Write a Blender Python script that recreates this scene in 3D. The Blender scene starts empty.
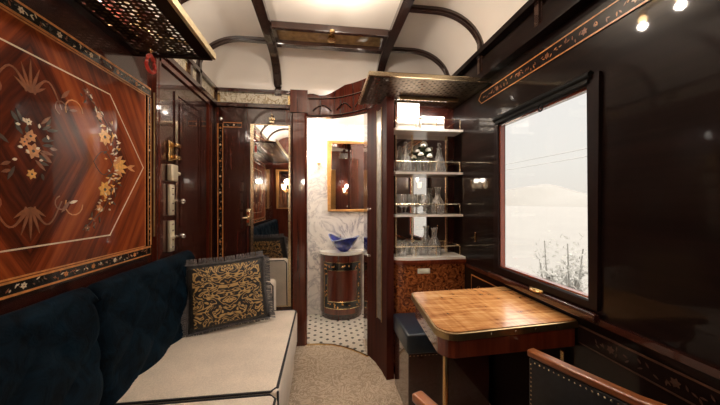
import bpy, bmesh, math, random
from mathutils import Vector, Matrix
random.seed(7)
PI = math.pi
C = bpy.context.scene
COL = C.collection

# ------------------------------------------------------------------ node helpers
def new_mat(name):
    m = bpy.data.materials.new(name); m.use_nodes = True
    nt = m.node_tree; nt.nodes.clear()
    out = nt.nodes.new('ShaderNodeOutputMaterial')
    p = nt.nodes.new('ShaderNodeBsdfPrincipled')
    nt.links.new(p.outputs[0], out.inputs[0])
    return m, nt, p
def ramp(nt, src, stops, interp='LINEAR'):
    r = nt.nodes.new('ShaderNodeValToRGB'); r.color_ramp.interpolation = interp
    e = r.color_ramp.elements
    while len(e) > 1: e.remove(e[-1])
    e[0].position = stops[0][0]; e[0].color = (*stops[0][1], 1)
    for pos, c in stops[1:]:
        k = e.new(pos); k.color = (*c, 1)
    nt.links.new(src, r.inputs[0]); return r.outputs[0]
def coords(nt, scale=(1,1,1), rot=(0,0,0), loc=(0,0,0)):
    t = nt.nodes.new('ShaderNodeTexCoord'); mp = nt.nodes.new('ShaderNodeMapping')
    mp.inputs['Scale'].default_value = scale; mp.inputs['Rotation'].default_value = rot
    mp.inputs['Location'].default_value = loc
    nt.links.new(t.outputs['Object'], mp.inputs[0]); return mp.outputs[0]
def noise(nt, vec, scale, detail=4, rough=.5, dist=0):
    n = nt.nodes.new('ShaderNodeTexNoise'); n.inputs['Scale'].default_value = scale
    n.inputs['Detail'].default_value = detail; n.inputs['Roughness'].default_value = rough
    n.inputs['Distortion'].default_value = dist
    nt.links.new(vec, n.inputs['Vector']); return n.outputs['Fac']
def math_n(nt, op, a, b=None):
    n = nt.nodes.new('ShaderNodeMath'); n.operation = op
    for i, v in enumerate((a, b)):
        if v is None: continue
        if isinstance(v, (int, float)): n.inputs[i].default_value = v
        else: nt.links.new(v, n.inputs[i])
    return n.outputs[0]
def bump(nt, p, h, strength=.2, dist=.01):
    b = nt.nodes.new('ShaderNodeBump'); b.inputs['Strength'].default_value = strength
    b.inputs['Distance'].default_value = dist
    nt.links.new(h, b.inputs['Height']); nt.links.new(b.outputs[0], p.inputs['Normal'])
def simple(name, col, rough=.5, metal=0, coat=0, coat_rough=.05, spec=.5, var=.12, vscale=20, sheen=0, sheen_tint=None):
    m, nt, p = new_mat(name)
    v = coords(nt); n = noise(nt, v, vscale, 3)
    lo = tuple(max(0, c*(1-var)) for c in col); hi = tuple(min(1, c*(1+var)) for c in col)
    nt.links.new(ramp(nt, n, [(.3, lo), (.7, hi)]), p.inputs['Base Color'])
    p.inputs['Roughness'].default_value = rough; p.inputs['Metallic'].default_value = metal
    p.inputs['Coat Weight'].default_value = coat; p.inputs['Coat Roughness'].default_value = coat_rough
    p.inputs['Specular IOR Level'].default_value = spec
    if sheen:
        p.inputs['Sheen Weight'].default_value = sheen
        p.inputs['Sheen Roughness'].default_value = .35
        p.inputs['Sheen Tint'].default_value = (*(sheen_tint or col), 1)
    return m
def wood(name, c1, c2, scale=(30,30,2), rough=.25, coat=1.0, rot=(0,0,0), dist=.6, coat_rough=.04, spec=.5):
    m, nt, p = new_mat(name)
    v = coords(nt, scale, rot); n = noise(nt, v, 1.0, 6, .6, dist)
    cm = tuple((a+b)/2 for a, b in zip(c1, c2))
    nt.links.new(ramp(nt, n, [(.28, c1), (.5, cm), (.72, c2)]), p.inputs['Base Color'])
    p.inputs['Roughness'].default_value = rough
    p.inputs['Coat Weight'].default_value = coat; p.inputs['Coat Roughness'].default_value = coat_rough
    p.inputs['Specular IOR Level'].default_value = spec
    return m
def emit(name, col, s):
    m, nt, p = new_mat(name)
    p.inputs['Base Color'].default_value = (*col, 1)
    p.inputs['Emission Color'].default_value = (*col, 1); p.inputs['Emission Strength'].default_value = s
    return m
def glassy(name, tint=(1,1,1), gloss=.12, rough=.0, fres=False):
    m = bpy.data.materials.new(name); m.use_nodes = True
    nt = m.node_tree; nt.nodes.clear()
    out = nt.nodes.new('ShaderNodeOutputMaterial'); mix = nt.nodes.new('ShaderNodeMixShader')
    tr = nt.nodes.new('ShaderNodeBsdfTransparent'); gl = nt.nodes.new('ShaderNodeBsdfGlossy')
    lw = nt.nodes.new('ShaderNodeLayerWeight'); lw.inputs['Blend'].default_value = .35
    tr.inputs[0].default_value = (*tint, 1); gl.inputs['Roughness'].default_value = rough
    lw2 = nt.nodes.new('ShaderNodeLayerWeight'); lw2.inputs['Blend'].default_value = .5; pw = math_n(nt, 'ADD', math_n(nt, 'MULTIPLY', math_n(nt, 'POWER', lw2.outputs['Facing'], 5), .8), .03)
    f = pw if fres else math_n(nt, 'ADD', math_n(nt, 'MULTIPLY', lw.outputs['Facing'], .7), gloss)
    nt.links.new(math_n(nt, 'MINIMUM', f, .95), mix.inputs[0])
    nt.links.new(tr.outputs[0], mix.inputs[1])
    if fres: nt.links.new(gl.outputs[0], mix.inputs[2])
    else:      # cut crystal: facets scatter part of the light
        df = nt.nodes.new('ShaderNodeBsdfDiffuse'); df.inputs[0].default_value = (.95,.94,.92,1)
        m2 = nt.nodes.new('ShaderNodeMixShader'); m2.inputs[0].default_value = .45
        nt.links.new(gl.outputs[0], m2.inputs[1]); nt.links.new(df.outputs[0], m2.inputs[2]); nt.links.new(m2.outputs[0], mix.inputs[2])
    nt.links.new(mix.outputs[0], out.inputs[0]); return m

# ------------------------------------------------------------------ materials
MAHOG = wood('mahogany_gloss', (.050,.0080,.0040), (.150,.028,.013), (28,28,1.6), .22, 1)
MAHOG_D = wood('mahogany_dark', (.024,.0055,.0038), (.075,.018,.011), (28,28,1.6), .22, 1)
MAHOG_R = wood('mahogany_red', (.11,.018,.007), (.28,.055,.02), (26,26,1.6), .2, 1)
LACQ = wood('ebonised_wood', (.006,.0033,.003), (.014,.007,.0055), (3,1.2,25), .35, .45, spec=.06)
RIB = wood('rib_wood', (.018,.008,.006), (.045,.02,.013), (10,10,10), .25, 1)
PLUM = wood('warm_chair_wood', (.22,.065,.02), (.45,.15,.05), (25,4,25), .3, 1)
BRASS = simple('polished_brass', (.80,.58,.28), .22, 1, var=.08)
BRASS_B = simple('pale_brass', (.93,.80,.55), .25, 1, var=.06)
BRONZE = simple('dark_pierced_bronze', (.075,.048,.022), .4, 1, var=.25)
POSTM = wood('satin_partition_wood', (.030,.006,.004), (.085,.018,.010), (28,28,1.6), .6, .0, spec=.1)
BRASS_D = simple('aged_brass', (.42,.30,.15), .38, 1, var=.25)
CHROME = simple('nickel', (.86,.84,.80), .12, 1, var=.03)
GOLD = simple('gilded_wood', (.66,.34,.11), .35, .45, var=.15, vscale=40)
MIRROR = simple('mirror_silver', (.88,.88,.87), .015, 1, var=.01)
CEIL = simple('ceiling_enamel', (.86,.80,.72), .33, 0, .25, .2, var=.03, vscale=3)
INL_O = simple('satinwood_inlay', (.62,.25,.07), .3, 0, .6, var=.25, vscale=60)
INL_C = simple('holly_inlay', (.80,.66,.46), .3, 0, .5, var=.1, vscale=60)
INL_Y = simple('boxwood_inlay', (.80,.40,.08), .3, 0, .6, var=.25, vscale=80)
INL_G = simple('stained_green_inlay', (.05,.035,.018), .4, 0, .2, var=.3, vscale=80)
INL_F = simple('faded_pearwood_inlay', (.24,.078,.024), .3, 0, .6, var=.3, vscale=60)
BAND = simple('ebony_band', (.012,.010,.009), .2, 0, .8, var=.4, vscale=90)
LEATHER = simple('black_leather', (.012,.013,.016), .38, 0, .2, .2, var=.25, vscale=60)
BLUELEA = simple('navy_leather', (.006,.018,.034), .33, 0, .25, .2, var=.25, vscale=30)
PIPE = simple('black_piping', (.008,.008,.012), .55, var=.2)
WHITE = simple('white_marble_shelf', (.88,.84,.78), .25, 0, .4, var=.05)
PAPER = simple('white_card', (.88,.84,.78), .6, var=.04, vscale=30)
PETAL = simple('white_petals', (.90,.90,.84), .6, var=.05)
LEAF = simple('dark_green_leaves', (.035,.075,.02), .5, var=.4, vscale=50)
RED = simple('red_enamel', (.75,.05,.03), .3, 0, .5, var=.05)
PORC = simple('cobalt_glaze', (.006,.014,.20), .08, 0, 1, var=.5, vscale=25)
PORC_R = simple('pale_glaze_rim', (.35,.42,.68), .1, 0, 1, var=.35, vscale=40)
INL_D = simple('darkened_stringing', (.07,.028,.014), .4, 0, .3, var=.3, vscale=60)
FRINGE = simple('grey_fringe', (.16,.15,.15), .8, var=.5, vscale=200)
VEST = glassy('clear_crystal', (.98,.99,.98), .22, .08)
PANE = glassy('window_pane_glass', (.97,.97,.96), fres=True)
BULB = emit('lit_bulb', (1.0,.66,.32), 38)
SHADEM = emit('lit_tulip_glass', (1.0,.72,.45), 3.5)
STRIPM = emit('added_uplight_glow', (1.0,.90,.80), 1.8)
DARKBK = simple('dark_window_frame', (.012,.005,.004), .45, 0, 0, spec=.15, var=.2)

def fabric(name, col, scale=260, var=.15, rough=.85, sheen=.2, bs=.25):
    m, nt, p = new_mat(name)
    v = coords(nt, (scale, scale, scale)); n1 = noise(nt, v, 1, 2, .5)
    v2 = coords(nt); n2 = noise(nt, v2, 9, 4)
    mixf = math_n(nt, 'ADD', math_n(nt, 'MULTIPLY', n1, .6), math_n(nt, 'MULTIPLY', n2, .4))
    lo = tuple(c*(1-var) for c in col); hi = tuple(min(1, c*(1+var)) for c in col)
    nt.links.new(ramp(nt, mixf, [(.35, lo), (.65, hi)]), p.inputs['Base Color'])
    p.inputs['Roughness'].default_value = rough; p.inputs['Sheen Weight'].default_value = sheen
    p.inputs['Sheen Tint'].default_value = (*hi, 1)
    bump(nt, p, n1, bs, .002); return m
CREAM = fabric('cream_weave', (.80,.70,.585), 230, .13, bs=.5)
CURT = fabric('gold_curtain', (.55,.30,.10), 120, .2)
def velvet():
    m, nt, p = new_mat('navy_velvet')
    v = coords(nt); n = noise(nt, v, 14, 6, .65, 1.2)
    nt.links.new(ramp(nt, n, [(.35,(.0012,.003,.006)), (.7,(.004,.017,.032))]), p.inputs['Base Color'])
    p.inputs['Roughness'].default_value = .75; p.inputs['Sheen Weight'].default_value = .06
    p.inputs['Sheen Roughness'].default_value = .4; p.inputs['Sheen Tint'].default_value = (.03,.10,.17,1)
    p.inputs['Specular IOR Level'].default_value = .08
    bump(nt, p, n, .5, .012); return m
VELVET = velvet()
def marble():
    m, nt, p = new_mat('grey_veined_marble')
    v = coords(nt, (1,1,1), (.5,.4,.3)); n = noise(nt, v, 4.2, 7, .6, 1.1)
    a = math_n(nt, 'ABSOLUTE', math_n(nt, 'SUBTRACT', n, .5))
    n2 = noise(nt, v, 2.2, 3, .5)
    b = math_n(nt, 'ADD', a, math_n(nt, 'MULTIPLY', n2, .10))
    nt.links.new(ramp(nt, b, [(.042,(.42,.41,.43)), (.070,(.74,.71,.67)), (.12,(.88,.85,.80))]), p.inputs['Base Color'])
    p.inputs['Roughness'].default_value = .15; return m
MARBLE = marble()
def burl():
    m, nt, p = new_mat('burr_walnut')
    v = coords(nt); n = noise(nt, v, 22, 6, .7, 2.5)
    nt.links.new(ramp(nt, n, [(.34,(.012,.004,.003)), (.44,(.13,.030,.009)), (.56,(.38,.11,.028)), (.72,(.58,.24,.07))]), p.inputs['Base Color'])
    p.inputs['Roughness'].default_value = .25; p.inputs['Coat Weight'].default_value = .6
    p.inputs['Coat Roughness'].default_value = .06; return m
BURL = burl()
def tablewood():
    m, nt, p = new_mat('figured_maple_veneer')
    v = coords(nt, (3,22,10), (0,0,.1)); n = noise(nt, v, 1, 5, .6, 1.4)
    v2 = coords(nt, (60,4,10), (0,0,.1)); n2 = noise(nt, v2, 1, 3, .5, .5)
    f = math_n(nt, 'ADD', math_n(nt, 'MULTIPLY', n, .7), math_n(nt, 'MULTIPLY', n2, .3))
    nt.links.new(ramp(nt, f, [(.36,(.30,.10,.028)), (.5,(.58,.26,.085)), (.62,(.76,.42,.17))]), p.inputs['Base Color'])
    p.inputs['Roughness'].default_value = .24; p.inputs['Coat Weight'].default_value = 1
    p.inputs['Coat Roughness'].default_value = .14
    bump(nt, p, n2, .05, .002); return m
TABLEW = tablewood()
def carpet():
    m, nt, p = new_mat('patterned_beige_carpet')
    v = coords(nt); n = noise(nt, v, 11, 3, .5, 2.6)
    f = math_n(nt, 'SINE', math_n(nt, 'MULTIPLY', n, 34))
    n2 = noise(nt, v, 400, 2)
    g = math_n(nt, 'ADD', math_n(nt, 'MULTIPLY', f, .35), n2)
    nt.links.new(ramp(nt, g, [(.2,(.40,.31,.22)), (.5,(.54,.43,.32)), (.8,(.64,.53,.41))]), p.inputs['Base Color'])
    p.inputs['Roughness'].default_value = .95; bump(nt, p, n2, .4, .004); return m
CARPET = carpet()
def veneer():
    # crown-matched rosewood: grain runs in concentric diamonds about the panel centre (object origin)
    m, nt, p = new_mat('diamond_matched_rosewood')
    t = nt.nodes.new('ShaderNodeTexCoord'); s = nt.nodes.new('ShaderNodeSeparateXYZ')
    nt.links.new(t.outputs['Object'], s.inputs[0])
    y = math_n(nt, 'ABSOLUTE', s.outputs[1]); z = math_n(nt, 'ABSOLUTE', s.outputs[2])
    u = math_n(nt, 'ADD', math_n(nt, 'MULTIPLY', y, 1.0), math_n(nt, 'MULTIPLY', z, .62))
    w = math_n(nt, 'SUBTRACT', math_n(nt, 'MULTIPLY', z, 1.0), math_n(nt, 'MULTIPLY', y, .62))
    c = nt.nodes.new('ShaderNodeCombineXYZ')
    nt.links.new(math_n(nt, 'MULTIPLY', u, 30), c.inputs[0]); nt.links.new(math_n(nt, 'MULTIPLY', w, 2.2), c.inputs[1])
    n = noise(nt, c.outputs[0], 1, 5, .6, .25)
    c2 = nt.nodes.new('ShaderNodeCombineXYZ')
    nt.links.new(math_n(nt, 'MULTIPLY', u, 5.5), c2.inputs[0]); nt.links.new(math_n(nt, 'MULTIPLY', w, 1.0), c2.inputs[1])
    n2 = noise(nt, c2.outputs[0], 1, 2, .5, .2)
    g = math_n(nt, 'ADD', math_n(nt, 'MULTIPLY', n, .6), math_n(nt, 'MULTIPLY', n2, .5))
    inner = math_n(nt, 'LESS_THAN', u, .235)
    g = math_n(nt, 'SUBTRACT', g, math_n(nt, 'MULTIPLY', inner, .07))
    nt.links.new(ramp(nt, g, [(.36,(.028,.0055,.0025)), (.48,(.115,.020,.006)), (.58,(.25,.047,.012)), (.70,(.38,.09,.022))]), p.inputs['Base Color'])
    p.inputs['Roughness'].default_value = .45; p.inputs['Specular IOR Level'].default_value = .05; p.inputs['Coat Weight'].default_value = .4
    p.inputs['Coat Roughness'].default_value = .04; return m
VENEER = veneer()
def brocade():
    m, nt, p = new_mat('gold_black_brocade')
    t = nt.nodes.new('ShaderNodeTexCoord'); s = nt.nodes.new('ShaderNodeSeparateXYZ')
    nt.links.new(t.outputs['Object'], s.inputs[0])
    ax = math_n(nt, 'ABSOLUTE', s.outputs[0])
    c = nt.nodes.new('ShaderNodeCombineXYZ'); nt.links.new(ax, c.inputs[0]); nt.links.new(s.outputs[2], c.inputs[1])
    n = noise(nt, c.outputs[0], 13, 1, .4, 2.8)
    f = math_n(nt, 'SINE', math_n(nt, 'MULTIPLY', n, 30))
    n3 = noise(nt, c.outputs[0], 150, 2)
    col = ramp(nt, math_n(nt, 'ADD', f, math_n(nt, 'MULTIPLY', math_n(nt, 'SUBTRACT', n3, .5), .5)),
               [(0,(.012,.010,.009)), (.02,(.02,.015,.01)), (.12,(.30,.16,.045)), (1,(.55,.36,.14))])
    d = math_n(nt, 'MAXIMUM', math_n(nt, 'MULTIPLY', ax, .88), math_n(nt, 'ABSOLUTE', math_n(nt, 'SUBTRACT', s.outputs[2], .19)))
    edge = math_n(nt, 'GREATER_THAN', d, .158)
    mx = nt.nodes.new('ShaderNodeMixRGB'); nt.links.new(edge, mx.inputs[0])
    nt.links.new(col, mx.inputs[1]); mx.inputs[2].default_value = (.018,.016,.015,1)
    nt.links.new(mx.outputs[0], p.inputs['Base Color'])
    p.inputs['Roughness'].default_value = .5; p.inputs['Sheen Weight'].default_value = .1
    bump(nt, p, f, .3, .003); return m
BROC = brocade()
def etched():
    m, nt, p = new_mat('etched_ivory_glass')
    v = coords(nt); n = noise(nt, v, 14, 3, .5, 2.0)
    f = math_n(nt, 'SINE', math_n(nt, 'MULTIPLY', n, 26))
    nt.links.new(ramp(nt, f, [(0,(.80,.74,.60)), (.55,(.78,.70,.56)), (.6,(.34,.26,.14)), (1,(.5,.40,.24))]), p.inputs['Base Color'])
    p.inputs['Roughness'].default_value = .3; return m
ETCH = etched()
AMBER = simple('amber_parchment_glass', (.42,.27,.11), .25, 0, .6, var=.35, vscale=22)
HILITE = simple('painted_partition_highlight', (.20,.17,.13), .35, 0, .3, var=.35, vscale=30)  # pale tone stands for the bright reflection on the curved partition

# ------------------------------------------------------------------ mesh builder
class MB:
    def __init__(s, *mats): s.bm = bmesh.new(); s.mats = list(mats)
    def face(s, pts, mi=0):
        f = s.bm.faces.new([s.bm.verts.new(p) for p in pts]); f.material_index = mi; return f
    def box(s, x0, x1, y0, y1, z0, z1, mi=0, bev=0):
        r = bmesh.ops.create_cube(s.bm, size=1)
        vs = r['verts']
        for v in vs:
            v.co = Vector(((x0+x1)/2 + v.co.x*(x1-x0), (y0+y1)/2 + v.co.y*(y1-y0), (z0+z1)/2 + v.co.z*(z1-z0)))
        fs = {f for v in vs for f in v.link_faces}
        for f in fs: f.material_index = mi
        if bev:
            es = list({e for v in vs for e in v.link_edges})
            rr = bmesh.ops.bevel(s.bm, geom=es, offset=bev, segments=3, affect='EDGES', profile=.5)
            for f in rr['faces']: f.material_index = mi
        return s
    def prism(s, poly, z0, z1, mi=0, axis='z'):
        def P(a, b, h): return {'z': (a, b, h), 'x': (h, a, b), 'y': (a, h, b)}[axis]
        n = len(poly)
        lo = [s.bm.verts.new(P(a, b, z0)) for a, b in poly]; hi = [s.bm.verts.new(P(a, b, z1)) for a, b in poly]
        fs = [s.bm.faces.new(lo), s.bm.faces.new(hi)]
        for i in range(n): fs.append(s.bm.faces.new([lo[i], lo[(i+1) % n], hi[(i+1) % n], hi[i]]))
        for f in fs: f.material_index = mi
        return s
    def sweep(s, pts, prof, mi=0, closed=False, up=(0,0,1)):
        """prof: list of (side, up) offsets swept along pts"""
        pts = [Vector(p) for p in pts]; n = len(pts); rings = []; up = Vector(up)
        for i in range(n):
            a = pts[(i-1) % n] if (closed or i > 0) else pts[i]
            b = pts[(i+1) % n] if (closed or i < n-1) else pts[i]
            t = (b-a).normalized(); u = up
            if abs(t.dot(u)) > .96: u = Vector((1,0,0)) if abs(t.x) < .9 else Vector((0,1,0))
            sd = t.cross(u).normalized(); uu = sd.cross(t).normalized()
            k = 1.0
            if (closed or 0 < i < n-1):
                t1 = (pts[i]-a).normalized(); c = max(.5, t1.dot(t)); k = 1/c
            rings.append([s.bm.verts.new(pts[i] + sd*p[0]*k + uu*p[1]) for p in prof])
        m = len(prof); rng = n if closed else n-1
        for i in range(rng):
            r0, r1 = rings[i], rings[(i+1) % n]
            for j in range(m):
                f = s.bm.faces.new([r0[j], r0[(j+1) % m], r1[(j+1) % m], r1[j]]); f.material_index = mi
        if not closed:
            for r in (rings[0], rings[-1]):
                f = s.bm.faces.new(r); f.material_index = mi
        return s
    def tube(s, pts, r, seg=8, mi=0, closed=False):
        prof = [(r*math.cos(2*PI*k/seg), r*math.sin(2*PI*k/seg)) for k in range(seg)]
        return s.sweep(pts, prof, mi, closed)
    def bar(s, pts, w, h, mi=0, closed=False, up=(0,0,1)):
        return s.sweep(pts, [(-w/2,-h/2), (w/2,-h/2), (w/2,h/2), (-w/2,h/2)], mi, closed, up)
    def lathe(s, prof, c=(0,0,0), seg=20, mi=0, sx=1, sy=1, a0=0, a1=2*PI):
        full = abs(a1-a0-2*PI) < 1e-6; n = seg if full else seg+1
        rings = []
        for r, z in prof:
            rings.append([s.bm.verts.new((c[0]+r*sx*math.cos(a0+(a1-a0)*k/seg), c[1]+r*sy*math.sin(a0+(a1-a0)*k/seg), c[2]+z)) for k in range(n)])
        for i in range(len(rings)-1):
            for k in range(seg):
                k2 = (k+1) % n
                f = s.bm.faces.new([rings[i][k], rings[i][k2], rings[i+1][k2], rings[i+1][k]]); f.material_index = mi
        if full:
            for rg, (r, z) in ((rings[0], prof[0]), (rings[-1], prof[-1])):
                if r > 1e-4:
                    f = s.bm.faces.new(rg); f.material_index = mi
        return s
    def ball(s, c, r, mi=0, seg=10, sc=(1,1,1)):
        q = bmesh.ops.create_uvsphere(s.bm, u_segments=seg, v_segments=max(5, seg//2+1), radius=r)
        for v in q['verts']: v.co = Vector((v.co.x*sc[0]+c[0], v.co.y*sc[1]+c[1], v.co.z*sc[2]+c[2]))
        for f in {f for v in q['verts'] for f in v.link_faces}: f.material_index = mi
        return s

def wloc(o):
    v = Vector((0,0,0))
    while o: v += o.location; o = o.parent
    return v
def obj(name, mb, parent=None, smooth=False, origin=None, bev=0):
    bm = mb.bm
    bmesh.ops.remove_doubles(bm, verts=bm.verts, dist=1e-6)
    bmesh.ops.recalc_face_normals(bm, faces=bm.faces)
    off = Vector(origin) if origin is not None else Vector((0,0,0))
    pl = wloc(parent) if parent else Vector((0,0,0))
    bmesh.ops.translate(bm, verts=bm.verts, vec=-(off if origin is not None else pl))
    me = bpy.data.meshes.new(name); bm.to_mesh(me); bm.free()
    for m in mb.mats: me.materials.append(m)
    if smooth:
        for p in me.polygons: p.use_smooth = True
        try: me.set_sharp_from_angle(angle=math.radians(38 if smooth is True else smooth))
        except Exception: pass
    o = bpy.data.objects.new(name, me); COL.objects.link(o)
    if parent: o.parent = parent
    if origin is not None: o.location = off - pl
    if bev:
        md = o.modifiers.new('Bevel', 'BEVEL'); md.width = bev; md.segments = 2; md.limit_method = 'ANGLE'
        md.angle_limit = math.radians(50)
    return o
def thing(name, label, cat, loc=(0,0,0), group=None):
    o = bpy.data.objects.new(name, None); o.empty_display_size = .05; COL.objects.link(o); o.location = loc
    return tag(o, label, cat, group)
def tag(o, label, cat, group=None):
    o['label'] = label; o['category'] = cat
    if group: o['group'] = group
    return o
def struct(name, mb, parent=None, smooth=False, bev=0, label=None):
    o = obj(name, mb, parent, smooth, bev=bev)
    o['kind'] = 'structure'
    if label: o['label'] = label
    return o
def dup(root, loc, label=None, rotz=0, group=None, scale=None):
    r = root.copy(); COL.objects.link(r); r.location = loc; r.rotation_euler = (0,0,rotz)
    if scale: r.scale = (scale,)*3
    if label: r['label'] = label
    if group: r['group'] = group
    for ch in list(root.children):
        c = ch.copy(); COL.objects.link(c); c.parent = r
        for g in list(ch.children):
            d = g.copy(); COL.objects.link(d); d.parent = c
    return r
def arc(cx, cy, r, a0, a1, n=6):
    return [(cx+r*math.cos(a0+(a1-a0)*k/n), cy+r*math.sin(a0+(a1-a0)*k/n)) for k in range(n+1)]

# ------------------------------------------------------------------ dimensions
XL, XR, YB, YF = -.85, .97, 2.45, -.38
ZW, ZC, CA = 2.07, 2.32, .30          # wall head, ceiling height, cove width
CURVE = [(-.125,2.45), (-.02,2.445), (.08,2.425), (.165,2.38), (.235,2.325), (.295,2.265), (.345,2.205), (.385,2.10), (.410,1.98), (.422,1.87)]

def cz(x, y):
    def f(d):
        t = max(0, min(1, d/CA)); return math.sqrt(max(0, 1-(1-t)**2))
    return ZW + (ZC-ZW)*min(f(x-XL), f(XR-x), f(YB-y))

# ------------------------------------------------------------------ SETTING
b = MB(CARPET); b.box(XL-.1, XR+.1, YF-.1, 2.47, -.05, 0); struct('floor', b, label='beige patterned carpet floor of the compartment')
# walls
b = MB(MAHOG_D); b.box(XL-.1, XL, YF-.1, YB+.05, 0, 2.12)
struct('wall_left', b)
WY0, WY1, WZ0, WZ1 = .926, 1.50, .80, 1.612
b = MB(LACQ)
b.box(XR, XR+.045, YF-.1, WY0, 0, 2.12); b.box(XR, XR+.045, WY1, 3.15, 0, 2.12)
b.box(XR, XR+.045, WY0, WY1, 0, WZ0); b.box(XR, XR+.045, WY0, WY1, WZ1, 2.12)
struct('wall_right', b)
b = MB(MAHOG_D); b.box(XL-.1, -.24, YB, YB+.08, 0, 2.12); struct('wall_back', b)
b = MB(MAHOG); b.box(XL-.1, XR+.1, YF-.1, YF, 0, 2.4); struct('wall_front', b)
# left jamb beside the washroom opening
b = MB(MAHOG)
b.prism([(-.245,2.53), (-.245,2.425), (-.235,2.41), (-.14,2.405), (-.122,2.42), (-.12,2.53)], 0, 1.90)
struct('trim_1', b, smooth=True, label='glossy mahogany post left of the washroom opening')
# curved partition post right of opening
def offset(poly, d):
    out = []
    for i, p in enumerate(poly):
        a = poly[max(0, i-1)]; c = poly[min(len(poly)-1, i+1)]
        tx, ty = c[0]-a[0], c[1]-a[1]; L = math.hypot(tx, ty); out.append((p[0]-ty/L*d, p[1]+tx/L*d))
    return out
post = CURVE[6:]
b = MB(POSTM); b.prism(post + list(reversed(offset(post, .05))), 0, 1.875)
struct('wall_curved', b, smooth=True, label='curved glossy mahogany partition right of the washroom opening')
# carved pelmet over the opening with a stepped top
def refine(poly, n=4):
    out = []
    for (a, c) in zip(poly[:-1], poly[1:]):
        for k in range(n): t = k/n; out.append((a[0]+(c[0]-a[0])*t, a[1]+(c[1]-a[1])*t))
    out.append(poly[-1]); return out
pp = [(-.26,2.43), (-.20,2.44)] + CURVE[:8]
pr = refine(pp, 4); po = offset(pr, .045)
b = MB(MAHOG)
rings = []
L = [0]
for a, c in zip(pr[:-1], pr[1:]): L.append(L[-1]+math.hypot(c[0]-a[0], c[1]-a[1]))
for i, (p, q) in enumerate(zip(pr, po)):
    t = L[i]/L[-1]
    top = 2.074
    if t > .12: top = 2.064 + .035*math.sin(min(1, (t-.12)/.2)*PI)**2*.4
    if t > .35: top = 2.06 + .07*min(1, (t-.35)/.22)
    lo = 1.868 + .012*math.sin(PI*t)
    rings.append([b.bm.verts.new((p[0], p[1], lo)), b.bm.verts.new((q[0], q[1], lo)), b.bm.verts.new((q[0], q[1], top)), b.bm.verts.new((p[0], p[1], top))])
for r0, r1 in zip(rings[:-1], rings[1:]):
    for j in range(4): b.bm.faces.new([r0[j], r0[(j+1)%4], r1[(j+1)%4], r1[j]])
b.bm.faces.new(rings[0]); b.bm.faces.new(rings[-1])
pelmet = struct('trim_2', b, smooth=True, label='curved mahogany pelmet over the washroom opening')
b = MB(MAHOG_D)
for zz in (1.893, 2.035):
    b.tube([(p[0]+.0, p[1]-.004, zz) for p in pr[6:]], .007, 6)
for k in range(3):
    i = 10 + k*8
    p = pr[i]
    b.tube([(pr[i+j][0]-.004, pr[i+j][1]-.006, 1.93+.05*math.sin(PI*j/6)) for j in range(7)], .006, 6)
struct('carved_moulding', b, pelmet, smooth=True)
b = MB(MAHOG); b.box(-.255, -.116, 2.398, 2.452, 1.902, 2.085); obj('post_head', b, pelmet)
# alcove wall behind the shelves
b = MB(MAHOG_D); b.box(.475, XR, 2.04, YB+.05, 0, ZW+.04); b.box(.36,.475, 2.22, YB+.05, 0, ZW+.04)
struct('wall_alcove', b)
b = MB(MAHOG_R); b.prism([(.427,1.895), (.475,1.93), (.475,2.20), (.41,2.20), (.435,2.05)], .81, 1.87)
struct('trim_3', b, label='red mahogany return beside the display shelves')
# washroom shell
BY = 3.07
b = MB(MARBLE); b.box(-.60, XR, BY, BY+.05, 0, 2.15); struct('wall_bathroom_back', b)
b = MB(MARBLE); b.box(-.40, -.34, 2.53, BY, 0, 2.15); struct('wall_bathroom_left', b)
b = MB(MARBLE); b.box(.80, XR, 2.50, BY, 0, 2.15); struct('wall_bathroom_right', b)
b = MB(CEIL)
b.prism([(-.6,3.12), (XR,3.12), (XR,2.46), (.475,2.46)] + [(q[0]+.02, q[1]+.03) for q in reversed(CURVE[1:8])] + [(-.125,2.46), (-.235,2.46), (-.24,2.52), (-.6,2.52)], 1.995, 2.03)
struct('ceiling_bathroom', b)
# mosaic floor
b = MB(simple('white_hex_tile', (.74,.69,.60), .25, var=.06), simple('dark_hex_tile', (.10,.095,.085), .25, var=.2), simple('tile_grout', (.40,.36,.30), .8))
b.box(-.34, .80, 2.46, BY, -.03, .001, 2)
b.prism([(q[0], q[1]-.03) for q in CURVE[:7]] + [(.345,2.47), (-.125,2.47)], .0005, .0035, 2)
R = .0155; dx = R*math.sqrt(3); row = 0; y = 2.16
def inside(x, y):
    if y > 2.46: return -.33 < x < .79
    if not -.115 < x < .338: return False
    for (a, c) in zip(CURVE[:7], CURVE[1:8]):
        if a[0] <= x <= c[0]:
            return y > a[1] + (c[1]-a[1])*(x-a[0])/(c[0]-a[0]) - .02
    return False
while y < BY-.01:
    x = -.33 + (dx/2 if row % 2 else 0); cidx = 0
    while x < .79:
        if inside(x, y):
            q = cidx + (row//2)
            dark = (row % 2 == 0 and (cidx + (row//2) % 2 * 2) % 4 == 0)
            b.prism([(x+R*.93*math.sin(k*PI/3), y+R*.93*math.cos(k*PI/3)) for k in range(6)], .003, .005, 1 if dark else 0)
        x += dx; cidx += 1
    y += R*1.5; row += 1
struct('floor_bathroom', b, label='white and black hexagonal mosaic floor of the washroom')
b = MB(BRASS)
b.bar([(q[0], q[1]-.035, .004) for q in CURVE[:7]], .014, .008); struct('trim_4', b, label='curved brass threshold strip')

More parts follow.
